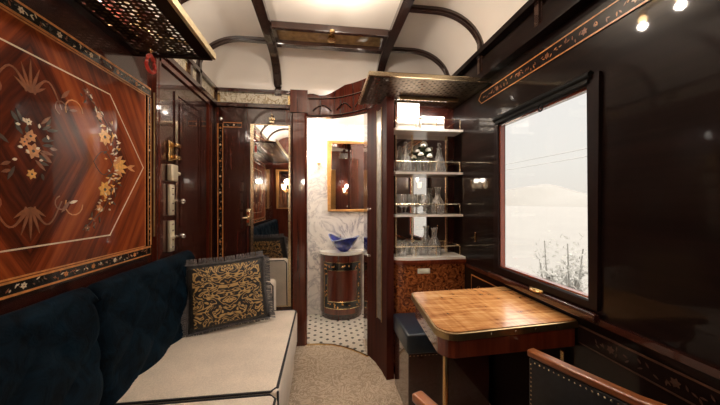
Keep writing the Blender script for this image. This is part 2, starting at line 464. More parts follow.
# ceiling: coved enamelled vault
xs = sorted(set([round(XL + CA*(1-math.cos(k*PI/24)), 5) for k in range(13)] + [round(XR - CA*(1-math.cos(k*PI/24)), 5) for k in range(13)] + [XL+CA+(XR-XL-2*CA)*k/6 for k in range(7)]))
ys = [YF-.05 + (YB-CA-YF+.05)*k/14 for k in range(15)] + [YB-CA + CA*math.sin(k*PI/24) for k in range(1, 13)]
b = MB(CEIL)
g = [[b.bm.verts.new((x, y, cz(x, y))) for x in xs] for y in ys]
gt = [[b.bm.verts.new((x, y, cz(x, y)+.03)) for x in xs] for y in ys]
for G in (g, gt):
    for j in range(len(ys)-1):
        for i in range(len(xs)-1): b.bm.faces.new([G[j][i], G[j][i+1], G[j+1][i+1], G[j+1][i]])
struct('ceiling', b, smooth=60, label='cream enamelled vaulted ceiling')

# ceiling ribs and beams
def ribpath_x(y, x0, x1, n=28, off=.0):
    pts = []
    for k in range(n+1):
        t = (1-math.cos(PI*k/n))/2; x = x0+(x1-x0)*t; pts.append((x, y, cz(x, y)-off))
    return pts
BXL, BXR = -.355, .475
for (bx) in (BXL, BXR):
    ptsb = [(bx, yy, ZC-.012) for yy in (YF, .6, 1.4, YB-CA-.02)] + [(bx, YB-CA+CA*math.sin(k*PI/20), cz(bx, YB-CA+CA*math.sin(k*PI/20))-.014) for k in range(1, 11)]
    b = MB(RIB); b.bar(ptsb, .062, .05); b.bar([(p[0], p[1], p[2]-.012) for p in ptsb], .034, .05)
    struct('trim_5' if bx < 0 else 'trim_6', b, smooth=True, label='dark wooden beam running along the %s of the ceiling' % ('left' if bx < 0 else 'right'))
ti = 7
for yy in (2.11, 1.65, 1.17, .69, .21):
    for (a, c, side) in ((XL+.012, BXL, 'left'), (BXR, XR-.012, 'right')):
        b = MB(RIB)
        pts = [(x, y, z-.008) for x, y, z in ribpath_x(yy, a, c)]
        pts = [( (a, yy, ZW-.14) if side == 'left' else pts[0])] + (pts if side == 'left' else pts[1:]) + ([(c, yy, ZW-.14)] if side == 'right' else [])
        b.bar(pts, .036, .026, up=(0,1,0)); b.bar([(x, y, z) for x, y, z in pts], .016, .044, up=(0,1,0))
        struct('trim_%d' % ti, b, smooth=True, label='bent wooden ceiling rib springing from the %s wall' % side); ti += 1
# cornice / frieze
FZ0, FZ1 = 1.955, 2.075
def frieze(name, p0, p1, nrm, n, label):
    """p0,p1 on the wall line; nrm points into the room"""
    global ti
    (x0, y0), (x1, y1) = p0, p1; dxx, dyy = x1-x0, y1-y0; Ln = math.hypot(dxx, dyy); ux, uy = dxx/Ln, dyy/Ln
    b = MB(MAHOG_D)
    for z, w, h in ((FZ0-.004,.034,.030), (FZ1-.006,.030,.026), ):
        b.bar([(x0+nrm[0]*w/2, y0+nrm[1]*w/2, z), (x1+nrm[0]*w/2, y1+nrm[1]*w/2, z)], w, h)
    for k in range(n+1):
        t = k/n; px, py = x0+dxx*t, y0+dyy*t
        b.bar([(px+nrm[0]*.010, py+nrm[1]*.010, FZ0), (px+nrm[0]*.010, py+nrm[1]*.010, FZ1)], .028, .028)
    o = struct(name, b, label=label)
    for k in range(n):
        a, c = (k+.0)/n, (k+1.0)/n
        m0, m1 = a*Ln+.02, c*Ln-.02
        g = MB(ETCH)
        P = lambda s, d: (x0+ux*s+nrm[0]*d, y0+uy*s+nrm[1]*d)
        q = [P(m0,.001), P(m1,.001), P(m1,.007), P(m0,.007)]
        g.prism(q, FZ0+.012, FZ1-.02); obj('etched_panel', g, o)
        g = MB(BRASS)
        for s in (m0+.012, m1-.012):
            c0 = P(s-.01,.006); c1 = P(s+.01,.006); c2 = P(s+.01,.010); c3 = P(s-.01,.010)
            g.prism([c0, c1, c2, c3], FZ0+.022, FZ1-.03)
        obj('brass_clip', g, o)
    return o
frieze('trim_20', (XL, YF), (XL, YB), (1,0), 6, 'left wall frieze of etched glass panels')
frieze('trim_21', (XL, YB), (-.235, YB), (0,-1), 1, 'back wall frieze with an ivory etched glass panel')
b = MB(LACQ)
for z, w, h in ((FZ0-.04,.05,.035), (FZ1-.006,.045,.03), (FZ0+.02,.018,.10)):
    b.bar([(XR-w/2, YF, z), (XR-w/2, 2.04, z)], w, h)
struct('trim_22', b, label='dark cornice moulding above the window')

# ------------------------------------------------------------------ inlay drawing helpers (flat veneer pieces 0.8 mm proud)
LK = [0]
def leafshape(b, o, u, v, cx, cy, ang, Ln, W, mi, d0=.0002, d1=.0010):
    LK[0] += 1; d1 = d1 + (LK[0] % 23)*.00003
    ca, sa = math.cos(ang), math.sin(ang); pts = []
    for s, w in ((0,0), (.25,.8), (.5,1), (.75,.65), (1,0), (.75,-.65), (.5,-1), (.25,-.8)):
        x = cx + ca*s*Ln - sa*w*W/2; y = cy + sa*s*Ln + ca*w*W/2; pts.append((x, y))
    n = u.cross(v)
    lo = [b.bm.verts.new(o + u*x + v*y + n*d0) for x, y in pts]; hi = [b.bm.verts.new(o + u*x + v*y + n*d1) for x, y in pts]
    fs = [b.bm.faces.new(hi)]
    for i in range(8): fs.append(b.bm.faces.new([lo[i], lo[(i+1)%8], hi[(i+1)%8], hi[i]]))
    for f in fs: f.material_index = mi
def flower(b, o, u, v, cx, cy, r, mi, mc, n=6):
    for k in range(n): leafshape(b, o, u, v, cx, cy, 2*PI*k/n+.3, r, r*.62, mi)
    leafshape(b, o, u, v, cx-r*.22, cy, 0, r*.44, r*.4, mc, .0004, .0014)
def vine(b, o, u, v, pts, w, mi, d1=.0009):
    n = u.cross(v)
    b.bar([o + u*x + v*y + n*(d1/2) for x, y in pts], w, d1, mi, up=n)
def frame_line(b, o, u, v, pts, w, mi, h=.001):
    n = u.cross(v)
    b.bar([o + u*x + v*y + n*(h/2+.0002) for x, y in pts], w, h, mi, closed=True, up=n)
def band_strip(parent, o, u, v, x0, x1, y0, y1, seed=0, dens=.05, name='inlay_band'):
    """ebony band with florals between two satinwood lines, long side along u or v"""
    rnd = random.Random(seed)
    n = u.cross(v)
    b = MB(BAND); q = [o+u*x0+v*y0, o+u*x1+v*y0, o+u*x1+v*y1, o+u*x0+v*y1]
    lo = [b.bm.verts.new(p) for p in q]; hi = [b.bm.verts.new(p+n*.0012) for p in q]
    b.bm.faces.new(hi); b.bm.faces.new(list(reversed(lo)))
    for i in range(4): b.bm.faces.new([lo[i], lo[(i+1)%4], hi[(i+1)%4], hi[i]])
    band = obj(name, b, parent)
    b = MB(INL_O); oo = o + n*.0011
    frame_line(b, oo, u, v, [(x0,y0), (x1,y0), (x1,y1), (x0,y1)], .0045, 0)
    obj('stringing', b, band)
    b = MB(INL_O, INL_C, INL_G, INL_F)
    horiz = (x1-x0) > (y1-y0); Ln = (x1-x0) if horiz else (y1-y0); W = (y1-y0) if horiz else (x1-x0)
    s = .02; k = 0
    while s < Ln-.02:
        cx, cy = (x0+s, (y0+y1)/2) if horiz else ((x0+x1)/2, y0+s)
        if k % 5 == 2: flower(b, oo, u, v, cx, cy, W*.27, rnd.choice((0,0,1)), 3, 6)
        else:
            for _ in range(3):
                leafshape(b, oo, u, v, cx+rnd.uniform(-.3,.3)*W, cy+rnd.uniform(-.2,.2)*W, rnd.uniform(0, 2*PI), W*rnd.uniform(.2,.38), W*.10, rnd.choice((1,3,3,2)))
        s += dens*rnd.uniform(.6,1.1)*.6; k += 1
    obj('floral_inlay', b, band)
    return band

# ------------------------------------------------------------------ LEFT WALL marquetry panel
PC = Vector((XL+.012, .957, 1.3225)); HY, HZ = .60, .41
panel = thing('marquetry_panel', 'large marquetry wall panel above the sofa with cream hexagon line and inlaid flowers', 'wall panel', (XL, PC.y, PC.z-HZ))
b = MB(VENEER); b.box(XL, PC.x, PC.y-HY+.045, PC.y+HY-.045, PC.z-HZ+.045, PC.z+HZ-.045)
obj('veneer_field', b, panel, origin=(PC.x, PC.y, PC.z))
U, V = Vector((0,1,0)), Vector((0,0,1))    # u x v = +x
o0 = Vector((XL+.011, PC.y, PC.z))
for i, (x0, x1, y0, y1) in enumerate(((-HY, HY, HZ-.045, HZ), (-HY, HY, -HZ, -HZ+.045), (-HY, -HY+.045, -HZ+.045, HZ-.045), (HY-.030, HY, -HZ+.045, HZ-.045))):
    b = MB(MAHOG_D); b.box(XL, XL+.0112, PC.y+x0, PC.y+x1, PC.z+y0, PC.z+y1); obj('border_ground', b, panel)
    band_strip(panel, o0+U*0, U, V, x0+.004, x1-.004, y0+.004, y1-.004, seed=i+3, name='border_inlay')
of = Vector((PC.x, PC.y, PC.z))
b = MB(INL_C)
frame_line(b, of, U, V, [(.318,.278), (.535,.012), (.318,-.282), (-.318,-.282), (-.535,.012), (-.318,.278)], .0042, 0)
obj('hexagon_stringing', b, panel)
b = MB(INL_O); frame_line(b, of, U, V, [(-HY+.05,-HZ+.05), (HY-.05,-HZ+.05), (HY-.05,HZ-.05), (-HY+.05,HZ-.05)], .004, 0); obj('edge_stringing', b, panel)
FM = (INL_O, INL_C, INL_G, INL_F, INL_Y)
# centre posy
b = MB(*FM); rnd = random.Random(5)
for x, y, r, m in ((0,.040,.020,0), (.008,-.002,.024,0), (-.018,.02,.014,0), (.004,-.070,.016,4), (-.006,.080,.011,1)): flower(b, of, U, V, x, y, r, m, 2, 6)
for k in range(26):
    a = rnd.uniform(0, 2*PI); rr = rnd.uniform(.02,.085)
    leafshape(b, of, U, V, math.cos(a)*rr*.9, math.sin(a)*rr*1.1, a+rnd.uniform(-.6,.6), rnd.uniform(.02,.045), .010, rnd.choice((2,2,2,3)))
for k in range(9): leafshape(b, of, U, V, rnd.uniform(-.04,.06), rnd.uniform(-.09,.1), rnd.uniform(0,6), .014, .008, 1)
obj('centre_posy_inlay', b, panel)
# palmettes top and bottom
for sgn in (1, -1):
    b = MB(*FM); cy = .165*sgn
    for k in range(-3, 4):
        a = sgn*PI/2 + k*.33; leafshape(b, of, U, V, .0, cy, a, .098-.014*abs(k), .009, 3)
    for s2 in (1, -1):
        vine(b, of, U, V, [(s2*(.012+.09*t), cy + sgn*(.055*math.sin(t*PI*1.1))) for t in [i/10 for i in range(11)]], .005, 3)
        vine(b, of, U, V, [(s2*(.10+.022*math.cos(t)), cy+sgn*(-.012+.022*math.sin(t))) for t in [i*.5 for i in range(10)]], .004, 3)
        leafshape(b, of, U, V, s2*.10, cy+sgn*.02, PI/2-s2*.7, .05, .013, 3)
        leafshape(b, of, U, V, s2*.13, cy-sgn*.01, PI/2-s2*1.3, .035, .010, 1 if sgn < 0 else 3)
    obj('palmette_inlay', b, panel)
# side sprays (right and left) with fan shells
for sx in (1, -1):
    b = MB(*FM); rnd = random.Random(11)
    for k in range(-2, 3): leafshape(b, of, U, V, sx*.335, .0, (0 if sx > 0 else PI)+k*.34, .095-.012*abs(k), .022, 4 if k in (-1,0,1) else 0)
    for k in (-1, 1): leafshape(b, of, U, V, sx*.42, .0, (0 if sx > 0 else PI)+k*.25, .055, .012, 0)
    for k in range(2): vine(b, of, U, V, [(sx*(.335-.10*t), (1 if k else -1)*(.045*math.sin(t*PI))) for t in [i/8 for i in range(9)]], .0022, 2)
    for sy in (1, -1):
        pts = [(sx*(.335-.15*t+.05*math.sin(t*PI)), sy*(.035+.215*t)) for t in [i/12 for i in range(13)]]
        vine(b, of, U, V, pts, .003, 2)
        flower(b, of, U, V, sx*.290, sy*.102, .034, 4, 2, 7)
        flower(b, of, U, V, sx*.262, sy*.175, .018, 0, 1, 6)
        flower(b, of, U, V, sx*.205, sy*.245, .014, 3, 1, 5)
        for k in range(54):
            t = rnd.random(); q = pts[int(t*12)]
            leafshape(b, of, U, V, q[0]+rnd.uniform(-.035,.035), q[1]+rnd.uniform(-.02,.02), rnd.uniform(0, 6.28), rnd.uniform(.012,.028), .007, rnd.choice((1,1,2,2,3,4)))
        vine(b, of, U, V, [(sx*(.15+.035*math.cos(t)), sy*(.16+.035*math.sin(t))) for t in [i*.45 for i in range(9)]], .004, 0)
    obj('spray_inlay', b, panel)

# ------------------------------------------------------------------ LEFT WALL corridor door
b = MB(MAHOG_D); DX = XL+.014
b.box(XL-.0, XL+.010, 1.63, 2.25, .02, 1.90)
d1 = struct('door_1', b, label='dark mahogany corridor door in the left wall beyond the sofa')
b = MB(MAHOG_D)
for y0, y1, z0, z1 in ((1.80,2.16,.98,1.80), (1.80,2.16,.18,.90)):
    b.bar([(XL+.012,y0,z0), (XL+.012,y1,z0), (XL+.012,y1,z1), (XL+.012,y0,z1)], .018, .010, closed=True, up=(1,0,0))
    b.bar([(XL+.012,y0+.05,z0+.05), (XL+.012,y1-.05,z0+.05), (XL+.012,y1-.05,z1-.05), (XL+.012,y0+.05,z1-.05)], .006, .008, closed=True, up=(1,0,0))
obj('panel_moulding', b, d1)
b = MB(MAHOG)
for y in (1.585, 1.61, 2.28, 2.31): b.box(XL, XL+.022, y, y+.018, .0, 1.93)
b.box(XL, XL+.022, 1.585, 2.33, 1.90, 1.935)
struct('trim_23', b, label='moulded frame around the corridor door')
# door furniture: four brass pieces one above the other
LATM = simple('satin_pale_brass', (.90,.80,.60), .38, .55, var=.06)
def latch(z, kind):
    b = MB(BRASS if kind == 0 else LATM, CHROME)
    y = 1.735
    if kind == 0:
        b.box(DX, DX+.008, y-.030, y+.025, z-.055, z+.055, 0, .002)
        for dz in (-.035, .035): b.box(DX+.008, DX+.036, y-.006, y+.050, z+dz-.010, z+dz+.010, 0, .003)
    elif kind == 1:
        b.box(DX, DX+.026, y-.035, y+.035, z-.045, z+.045, 0, .005); b.tube([(DX+.016,y+.03,z), (DX+.016,y+.065,z)], .010, 8)
    else:
        b.box(DX, DX+.014, y-.030, y+.018, z-.085, z+.085, 0, .002)
        for dz in (-.06, -.02, .03, .065): b.ball((DX+.015, y-.006, z+dz), .006, 1)
        b.tube([(DX+.010,y+.0,z-.005), (DX+.034,y+.0,z-.005), (DX+.038,y+.045,z-.008)], .007, 8, 1); b.ball((DX+.038,y+.060,z-.008), .016, 1)
    obj('door_latch', b, d1, smooth=True)
for z, k in ((1.455,0), (1.335,1), (1.185,2), (.985,2)): latch(z, k)

# tall brass-lit vertical fillet next to the panel
b = MB(BRASS_D); b.tube([(XL+.016,1.575,1.0), (XL+.016,1.575,1.72)], .004, 6); struct('trim_24', b, label='thin aged brass fillet between marquetry panel and corridor door')

# ------------------------------------------------------------------ BACK WALL : inlaid panel, mirror door
Ub, Vb = Vector((1,0,0)), Vector((0,0,1))
ob = Vector((0, YB-.012, 0))      # u x v = -y (towards room)
pn = thing('inlaid_wall_panel', 'narrow dark panel with upright floral inlay strip left of the mirrored door', 'wall panel', (-.70, YB, .3))
b = MB(MAHOG_D); b.box(-.845, -.60, YB-.012, YB, .30, 1.93); obj('panel_board', b, pn)
band_strip(pn, ob, Ub, Vb, -.822, -.785, .42, 1.80, seed=21, dens=.05, name='upright_inlay')
band_strip(pn, ob, Ub, Vb, -.78, -.64, 1.775, 1.81, seed=22, dens=.05, name='cross_inlay')
b = MB(CHROME); b.lathe([(0,.0),(.014,.001),(.016,.005),(.008,.010),(0,.011)], (0,0,0), 14)
bmesh.ops.rotate(b.bm, verts=b.bm.verts, cent=(0,0,0), matrix=Matrix.Rotation(PI/2, 3, 'X')); bmesh.ops.translate(b.bm, verts=b.bm.verts, vec=(-.803, YB-.012, 1.835))
obj('rosette', b, pn, smooth=True)
b = MB(MAHOG_D); b.box(-.598, -.245, YB-.030, YB, .02, 1.925, 0, .004)
d2 = struct('door_2', b, label='mahogany door with a tall gilt-framed mirror facing the compartment')
mx0, mx1, mz0, mz1 = -.555, -.262, .33, 1.795
b = MB(MIRROR); b.box(mx0, mx1, YB-.036, YB-.028, mz0, mz1); obj('mirror_glass', b, d2)
b = MB(BRASS_B); 
b.bar([(mx0,YB-.038,mz0), (mx1,YB-.038,mz0), (mx1,YB-.038,mz1), (mx0,YB-.038,mz1)], .013, .016, closed=True, up=(0,1,0)); obj('mirror_frame', b, d2, bev=.003)
b = MB(BRASS_B)
xo = -.40
for k in (-1, 0, 1): b.ball((xo+k*.016, YB-.045, 1.845-.006*abs(k)), .011, sc=(.8,.6,1.6))
b.ball((xo, YB-.045, 1.872), .010); b.box(xo-.02, xo+.02, YB-.052, YB-.03, 1.805, 1.825, 0, .003)
obj('carved_ornament', b, d2, smooth=True)
b = MB(BRASS_B, MAHOG_R)
b.box(-.600, -.568, YB-.040, YB-.030, .985, 1.12, 0, .003); b.box(-.594,-.574, YB-.048, YB-.040, 1.01, 1.03, 1); b.box(-.594,-.574, YB-.048, YB-.040, 1.075, 1.095, 1)
b.tube([(-.584,YB-.04,1.05), (-.584,YB-.075,1.05), (-.615,YB-.080,1.05)], .007, 8); obj('door_handle', b, d2, smooth=True)

# ------------------------------------------------------------------ RIGHT WALL window
win = struct('window_1', MB(DARKBK).bar([(XR-.002,WY0-.008,WZ0), (XR-.002,WY1,WZ0), (XR-.002,WY1,WZ1), (XR-.002,WY0-.008,WZ1)], .034, .022, closed=True, up=(1,0,0)), label='large window with dark frame overlooking the table')
b = MB(MAHOG_R)
iy0, iy1, iz0, iz1 = WY0+.010, WY1-.022, WZ0+.022, WZ1-.022
b.bar([(XR+.01,iy0,iz0), (XR+.01,iy1,iz0), (XR+.01,iy1,iz1), (XR+.01,iy0,iz1)], .010, .024, closed=True, up=(1,0,0)); obj('window_frame', b, win)
b = MB(PANE); b.box(XR+.026, XR+.030, WY0-.005, WY1+.005, WZ0-.005, WZ1+.005); obj('pane', b, win)
b = MB(MAHOG_D); b.box(XR-.030, XR, WY0-.03, WY1+.05, WZ0-.055, WZ0-.022, 0, .006); obj('window_sill', b, win, smooth=True)
b = MB(BRASS); b.lathe([(0,0),(.022,0),(.022,.004),(.012,.010),(0,.011)], (XR-.03, 1.17, WZ0-.02), 14, sy=1.6); b.tube([(XR-.03,1.13,WZ0-.012), (XR-.045,1.17,WZ0-.010), (XR-.03,1.21,WZ0-.012)], .004, 6); obj('window_catch', b, win, smooth=True)
BLINDM = simple('matt_black_blind', (.006,.006,.006), .6, spec=.15)
bl = thing('roller_blind', 'rolled-up black window blind with a ring pull at the window head', 'blind', (XR-.03, 1.2, WZ1-.02))
b = MB(BLINDM); b.tube([(XR-.016,WY0-.005,WZ1+.016), (XR-.016,WY1+.005,WZ1+.016)], .014, 12); obj('blind_roll', b, bl, smooth=True)
b = MB(BLINDM); b.box(XR-.022, XR-.015, WY0+.005, WY1-.005, WZ1-.012, WZ1+.010, 0, .002); obj('hem_bar', b, bl)
b = MB(BLINDM); b.tube([(XR-.0185, 1.16+.012*math.cos(a), WZ1-.026+.015*math.sin(a)) for a in [k*PI/8 for k in range(16)]], .0035, 6, closed=True); obj('ring_pull', b, bl, smooth=True)

# inlaid lines and panels on the right wall
Ur, Vr = Vector((0,-1,0)), Vector((0,0,1))   # u x v = -x
orr = Vector((XR, 0, 0))
def right_strip(name, y0, y1, z0, z1, label, seed, pointed=False, mat=None):
    t = thing(name, label, 'wall inlay', (XR, (y0+y1)/2, z0))
    b = MB(LACQ); b.box(XR-.004, XR, y0, y1, z0, z1); obj('ground', b, t)
    o = orr + Vector((-.004,0,0)); b = MB(mat or INL_O)
    if pointed: pts = [(-y0,z0), (-y1+.03,z0), (-y1,(z0+z1)/2), (-y1+.03,z1), (-y0,z1)]
    else: pts = [(-y0,z0), (-y1,z0), (-y1,z1), (-y0,z1)]
    frame_line(b, o, Ur, Vr, pts, .004, 0, .0012); obj('stringing', b, t)
    b = MB(*((INL_D, INL_D, INL_G) if mat is INL_D else (INL_F, INL_O, INL_G))); rnd = random.Random(seed); s = y0+.03; k = 0
    while s < y1-.04:
        zc_ = (z0+z1)/2
        if k % 6 == 3: flower(b, o, Ur, Vr, -s, zc_, .014, 0, 2)
        else:
            for _ in range(2): leafshape(b, o, Ur, Vr, -s+rnd.uniform(-.01,.01), zc_+rnd.uniform(-.008,.008), rnd.uniform(0,6), .016, .005, rnd.choice((0,0,1)))
        s += .03; k += 1
    obj('floral_inlay', b, t)
right_strip('inlaid_frieze_strip', .12, 1.69, 1.775, 1.835, 'long floral inlay strip on the dark wall above the window', 31, True)
right_strip('inlaid_dado_strip', .20, .985, .640, .705, 'floral inlay strip low on the dark wall right of the table', 32, mat=INL_D)
right_strip('inlaid_dado_strip', 1.47, 1.78, .585, .70, 'small inlaid frame on the dark wall between table and shelves', 33, mat=INL_O)
b = MB(MAHOG_D); b.bar([(XR-.008,YF,.752), (XR-.008,1.83,.752)], .016, .022); struct('trim_25', b, label='dado moulding along the window wall')
b = MB(LACQ)
for z0, z1 in ((.12,.52), ): b.bar([(XR-.004,.1,z0), (XR-.004,.9,z0), (XR-.004,.9,z1), (XR-.004,.1,z1)], .02, .012, closed=True, up=(1,0,0))
struct('trim_26', b, label='raised panel moulding low on the window wall')

# ------------------------------------------------------------------ LUGGAGE RACKS (pierced brass)
def pierced(b, x0, x1, y0, y1, z, s=.019, t=.003, r=.0072, skip=None):
    """plate with real round holes on a staggered grid"""
    nx = max(1, round((x1-x0)/s)); ny = max(1, round((y1-y0)/s)); sx = (x1-x0)/nx; sy = (y1-y0)/ny
    for zz in (z, z-t):
        for i in range(nx):
            for j in range(ny):
                cx = x0+(i+.5)*sx; cy = y0+(j+.5)*sy
                rr = r if (i+j) % 2 == 0 else r*.62
                out = [(sx/2,0), (sx/2,sy/2), (0,sy/2), (-sx/2,sy/2), (-sx/2,0), (-sx/2,-sy/2), (0,-sy/2), (sx/2,-sy/2)]
                vo = [b.bm.verts.new((cx+a, cy+c, zz)) for a, c in out]
                vi = [b.bm.verts.new((cx+rr*math.cos(k*PI/4), cy+rr*math.sin(k*PI/4), zz)) for k in range(8)]
                for k in range(8): b.bm.faces.new([vo[k], vo[(k+1)%8], vi[(k+1)%8], vi[k]])
rk = thing('luggage_rack', 'long pierced brass luggage rack above the marquetry panel on the left wall', 'luggage rack', (XL, .6, 1.85))
b = MB(BRONZE); pierced(b, XL+.03, -.565, -.2, 1.43, 1.853, .021, r=.0092); obj('pierced_shelf', b, rk)
b = MB(LACQ); b.box(-.566, -.515, -.22, 1.455, 1.846, 1.856); b.box(XL, XL+.032, -.22, 1.455, 1.842, 1.856); b.box(XL, -.515, 1.43, 1.455, 1.842, 1.858); b.box(XL, -.515, -.22, -.2, 1.842, 1.858)
obj('shelf_border', b, rk)
b = MB(simple('brushed_pale_brass_edge', (.86,.72,.46), .42, .6)); b.bar([(-.507,-.22,1.862), (-.507,1.457,1.862)], .014, .028); b.tube([(-.515,-.22,1.876), (-.515,1.457,1.876)], .006, 8)
obj('front_rail', b, rk, smooth=True)
for y in (.05, .72, 1.38):
    b = MB(BRASS_D); b.tube([(XL,y,1.96), (-.70,y,1.90), (-.52,y,1.862)], .006, 6); obj('bracket', b, rk, smooth=True)

rk2 = thing('luggage_rack', 'small pierced brass rack above the display shelves, under the ceiling', 'luggage rack', (.6, 1.8, 1.862))
b = MB(BRONZE); pierced(b, .285, .93, 1.585, 2.02, 1.867, .024, r=.0108); obj('pierced_shelf', b, rk2)
b = MB(BRONZE); b.box(.262, .285, 1.565, 2.03, 1.861, 1.871); b.box(.93, .965, 1.565, 2.03, 1.861, 1.871); b.box(.262,.965,1.565,1.585,1.861,1.871); obj('shelf_border', b, rk2)
b = MB(BRASS_B); b.bar([(.258,2.03,1.872), (.258,1.56,1.872), (.965,1.56,1.872)], .012, .020)
b.tube([(.262,2.03,1.884), (.262,1.566,1.884), (.965,1.566,1.884)], .005, 8)
obj('front_rail', b, rk2, smooth=True)

dlp = thing('added_shelf_lamp', 'slim lamp added under the small rack to brighten the display shelves', 'lamp', (.69,1.84,1.861))  # added lamp that brightens the shelves and glassware
b = MB(BRASS_D); b.box(.50,.90,1.828,1.834,1.838,1.861); b.box(.50,.90,1.828,1.862,1.855,1.861); obj('lamp_hood', b, dlp)
b = MB(SHADEM); b.box(.51,.89,1.838,1.858,1.848,1.854); obj('diffuser', b, dlp)

# red emergency pull
eh = thing('emergency_pull', 'red ring-shaped emergency pull hanging below the luggage rack', 'emergency handle', (-.75,1.39,1.842))
b = MB(RED); hx, hy, hz = -.750, 1.390, 1.790
b.tube([(hx+.0, hy+.036*math.cos(a)*(1 if math.sin(a)<0 else .8), hz-.008+.036*math.sin(a)) for a in [k*PI/10 for k in range(20)]], .0075, 8, closed=True)
obj('pull_ring', b, eh, smooth=True)
b = MB(RED, BRASS); b.tube([(hx,hy,1.848), (hx,hy,hz+.026)], .0035, 6, 1); b.ball((hx,hy,hz+.03), .008, 0); b.ball((hx,hy,1.838), .009, 1); obj('hanger', b, eh, smooth=True)

# ------------------------------------------------------------------ CEILING fittings
ch = thing('ceiling_light_channel', 'framed amber glass channel across the ceiling between the two beams', 'ceiling panel', (.06,1.995,ZC-.03))
CX0, CX1 = BXL+.034, BXR-.034
b = MB(RIB); b.box(CX0, CX1, 1.885, 1.915, ZC-.045, ZC-.0); b.box(CX0, CX1, 2.075, 2.125, ZC-.045, ZC-.0); b.box(CX0, CX0+.03, 1.915, 2.075, ZC-.04, ZC); b.box(CX1-.03, CX1, 1.915, 2.075, ZC-.04, ZC)
obj('channel_frame', b, ch, bev=.004)
b = MB(AMBER); b.box(CX0+.03, CX1-.03, 1.915, 2.075, ZC-.016, ZC-.004); obj('amber_panel', b, ch)
b = MB(BRASS); b.box(.045,.085, 1.90, 2.09, ZC-.024, ZC-.016); b.lathe([(0,0),(.03,.002),(.03,.010),(0,.014)], (.065,2.0,ZC-.040), 16); b.tube([(.065,2.0,ZC-.04), (.065,2.0,ZC-.016)], .012, 10); obj('brass_boss', b, ch, smooth=True)
b = MB(BRASS); b.lathe([(0,0),(.016,.002),(.018,.012),(.0,.014)], (.065,1.875,ZC-.056), 14); obj('lamp_cap', b, ch, smooth=True)

cl = thing('ceiling_light', 'brass ceiling lamp with two lit bulbs at the middle of the ceiling', 'ceiling lamp', (.09,1.37,ZC))
b = MB(BRASS); b.lathe([(0,0),(.05,0),(.055,-.012),(.02,-.03),(0,-.032)], (.09,1.37,ZC-.0), 20); b.bar([(.09,1.27,ZC-.035), (.09,1.47,ZC-.035)], .018, .014); obj('ceiling_rose', b, cl, smooth=True)
for y in (1.28, 1.46):
    b = MB(BRASS); b.lathe([(0,0),(.018,0),(.022,-.02),(.012,-.028),(0,-.028)], (.09,y,ZC-.040), 14); bs = obj('bulb_holder', b, cl, smooth=True)
    b = MB(BULB); b.ball((.09,y,ZC-.084), .020, seg=14); obj('bulb', b, bs, smooth=True)

def added_rack_lamp(x, y, z, dx_, dy_, label):  # uplights added on the racks to brighten the ceiling
    t = thing('added_uplight', label, 'lamp', (x,y,z))
    b = MB(BRASS_D); b.box(x-dx_/2, x+dx_/2, y-dy_/2, y+dy_/2, z, z+.012, 0, .002); obj('lamp_tray', b, t)
    b = MB(STRIPM); b.box(x-dx_/2+.008, x+dx_/2-.008, y-dy_/2+.008, y+dy_/2-.008, z+.012, z+.018); obj('diffuser', b, t)
added_rack_lamp(-.79, .62, 1.858, .045, 1.45, 'long strip lamp added on the left luggage rack to brighten the ceiling')
added_rack_lamp(.66, 1.985, 1.872, .48, .045, 'short strip lamp added on the small rack to brighten the ceiling')

# ------------------------------------------------------------------ SOFA
sofa = thing('sofa', 'long cream sofa with black piping and tufted navy velvet backrest on the left', 'sofa', (-.5, .8, 0))
def rounded_pad(b, x0, x1, y0, y1, z0, z1, r, mi=0): b.box(x0, x1, y0, y1, z0, z1, mi, r)
SX1 = -.165; SY = 1.135
for (y0, y1) in ((SY+.004, 2.0), (YF+.02, SY-.004)):
    b = MB(CREAM); b.box(-.80, SX1, y0, y1, .22, .450, 0, .022); s_ = obj('seat_cushion', b, sofa, smooth=True)
    b = MB(PIPE); zt = .4455; r = .012
    b.tube([(-.79,y0+r/2,zt), (SX1-.03,y0+r/2,zt), (SX1-r*.7,y0+.03,zt), (SX1-r*.5,y1-.03,zt), (SX1-.03,y1-r/2,zt), (-.79,y1-r/2,zt)], .0048, 8)
    b.tube([(SX1-.003,y0+.006,zt), (SX1-.003,y0+.006,.24)], .0045, 8)
    obj('piping', b, s_, smooth=True)
b = MB(CREAM); b.box(-.82, SX1-.02, YF+.03, 1.99, .05, .225, 0, .01); obj('base', b, sofa, smooth=True)
b = MB(MAHOG_D); b.box(-.82, SX1-.03, YF+.04, 1.98, 0, .05); obj('plinth', b, sofa)
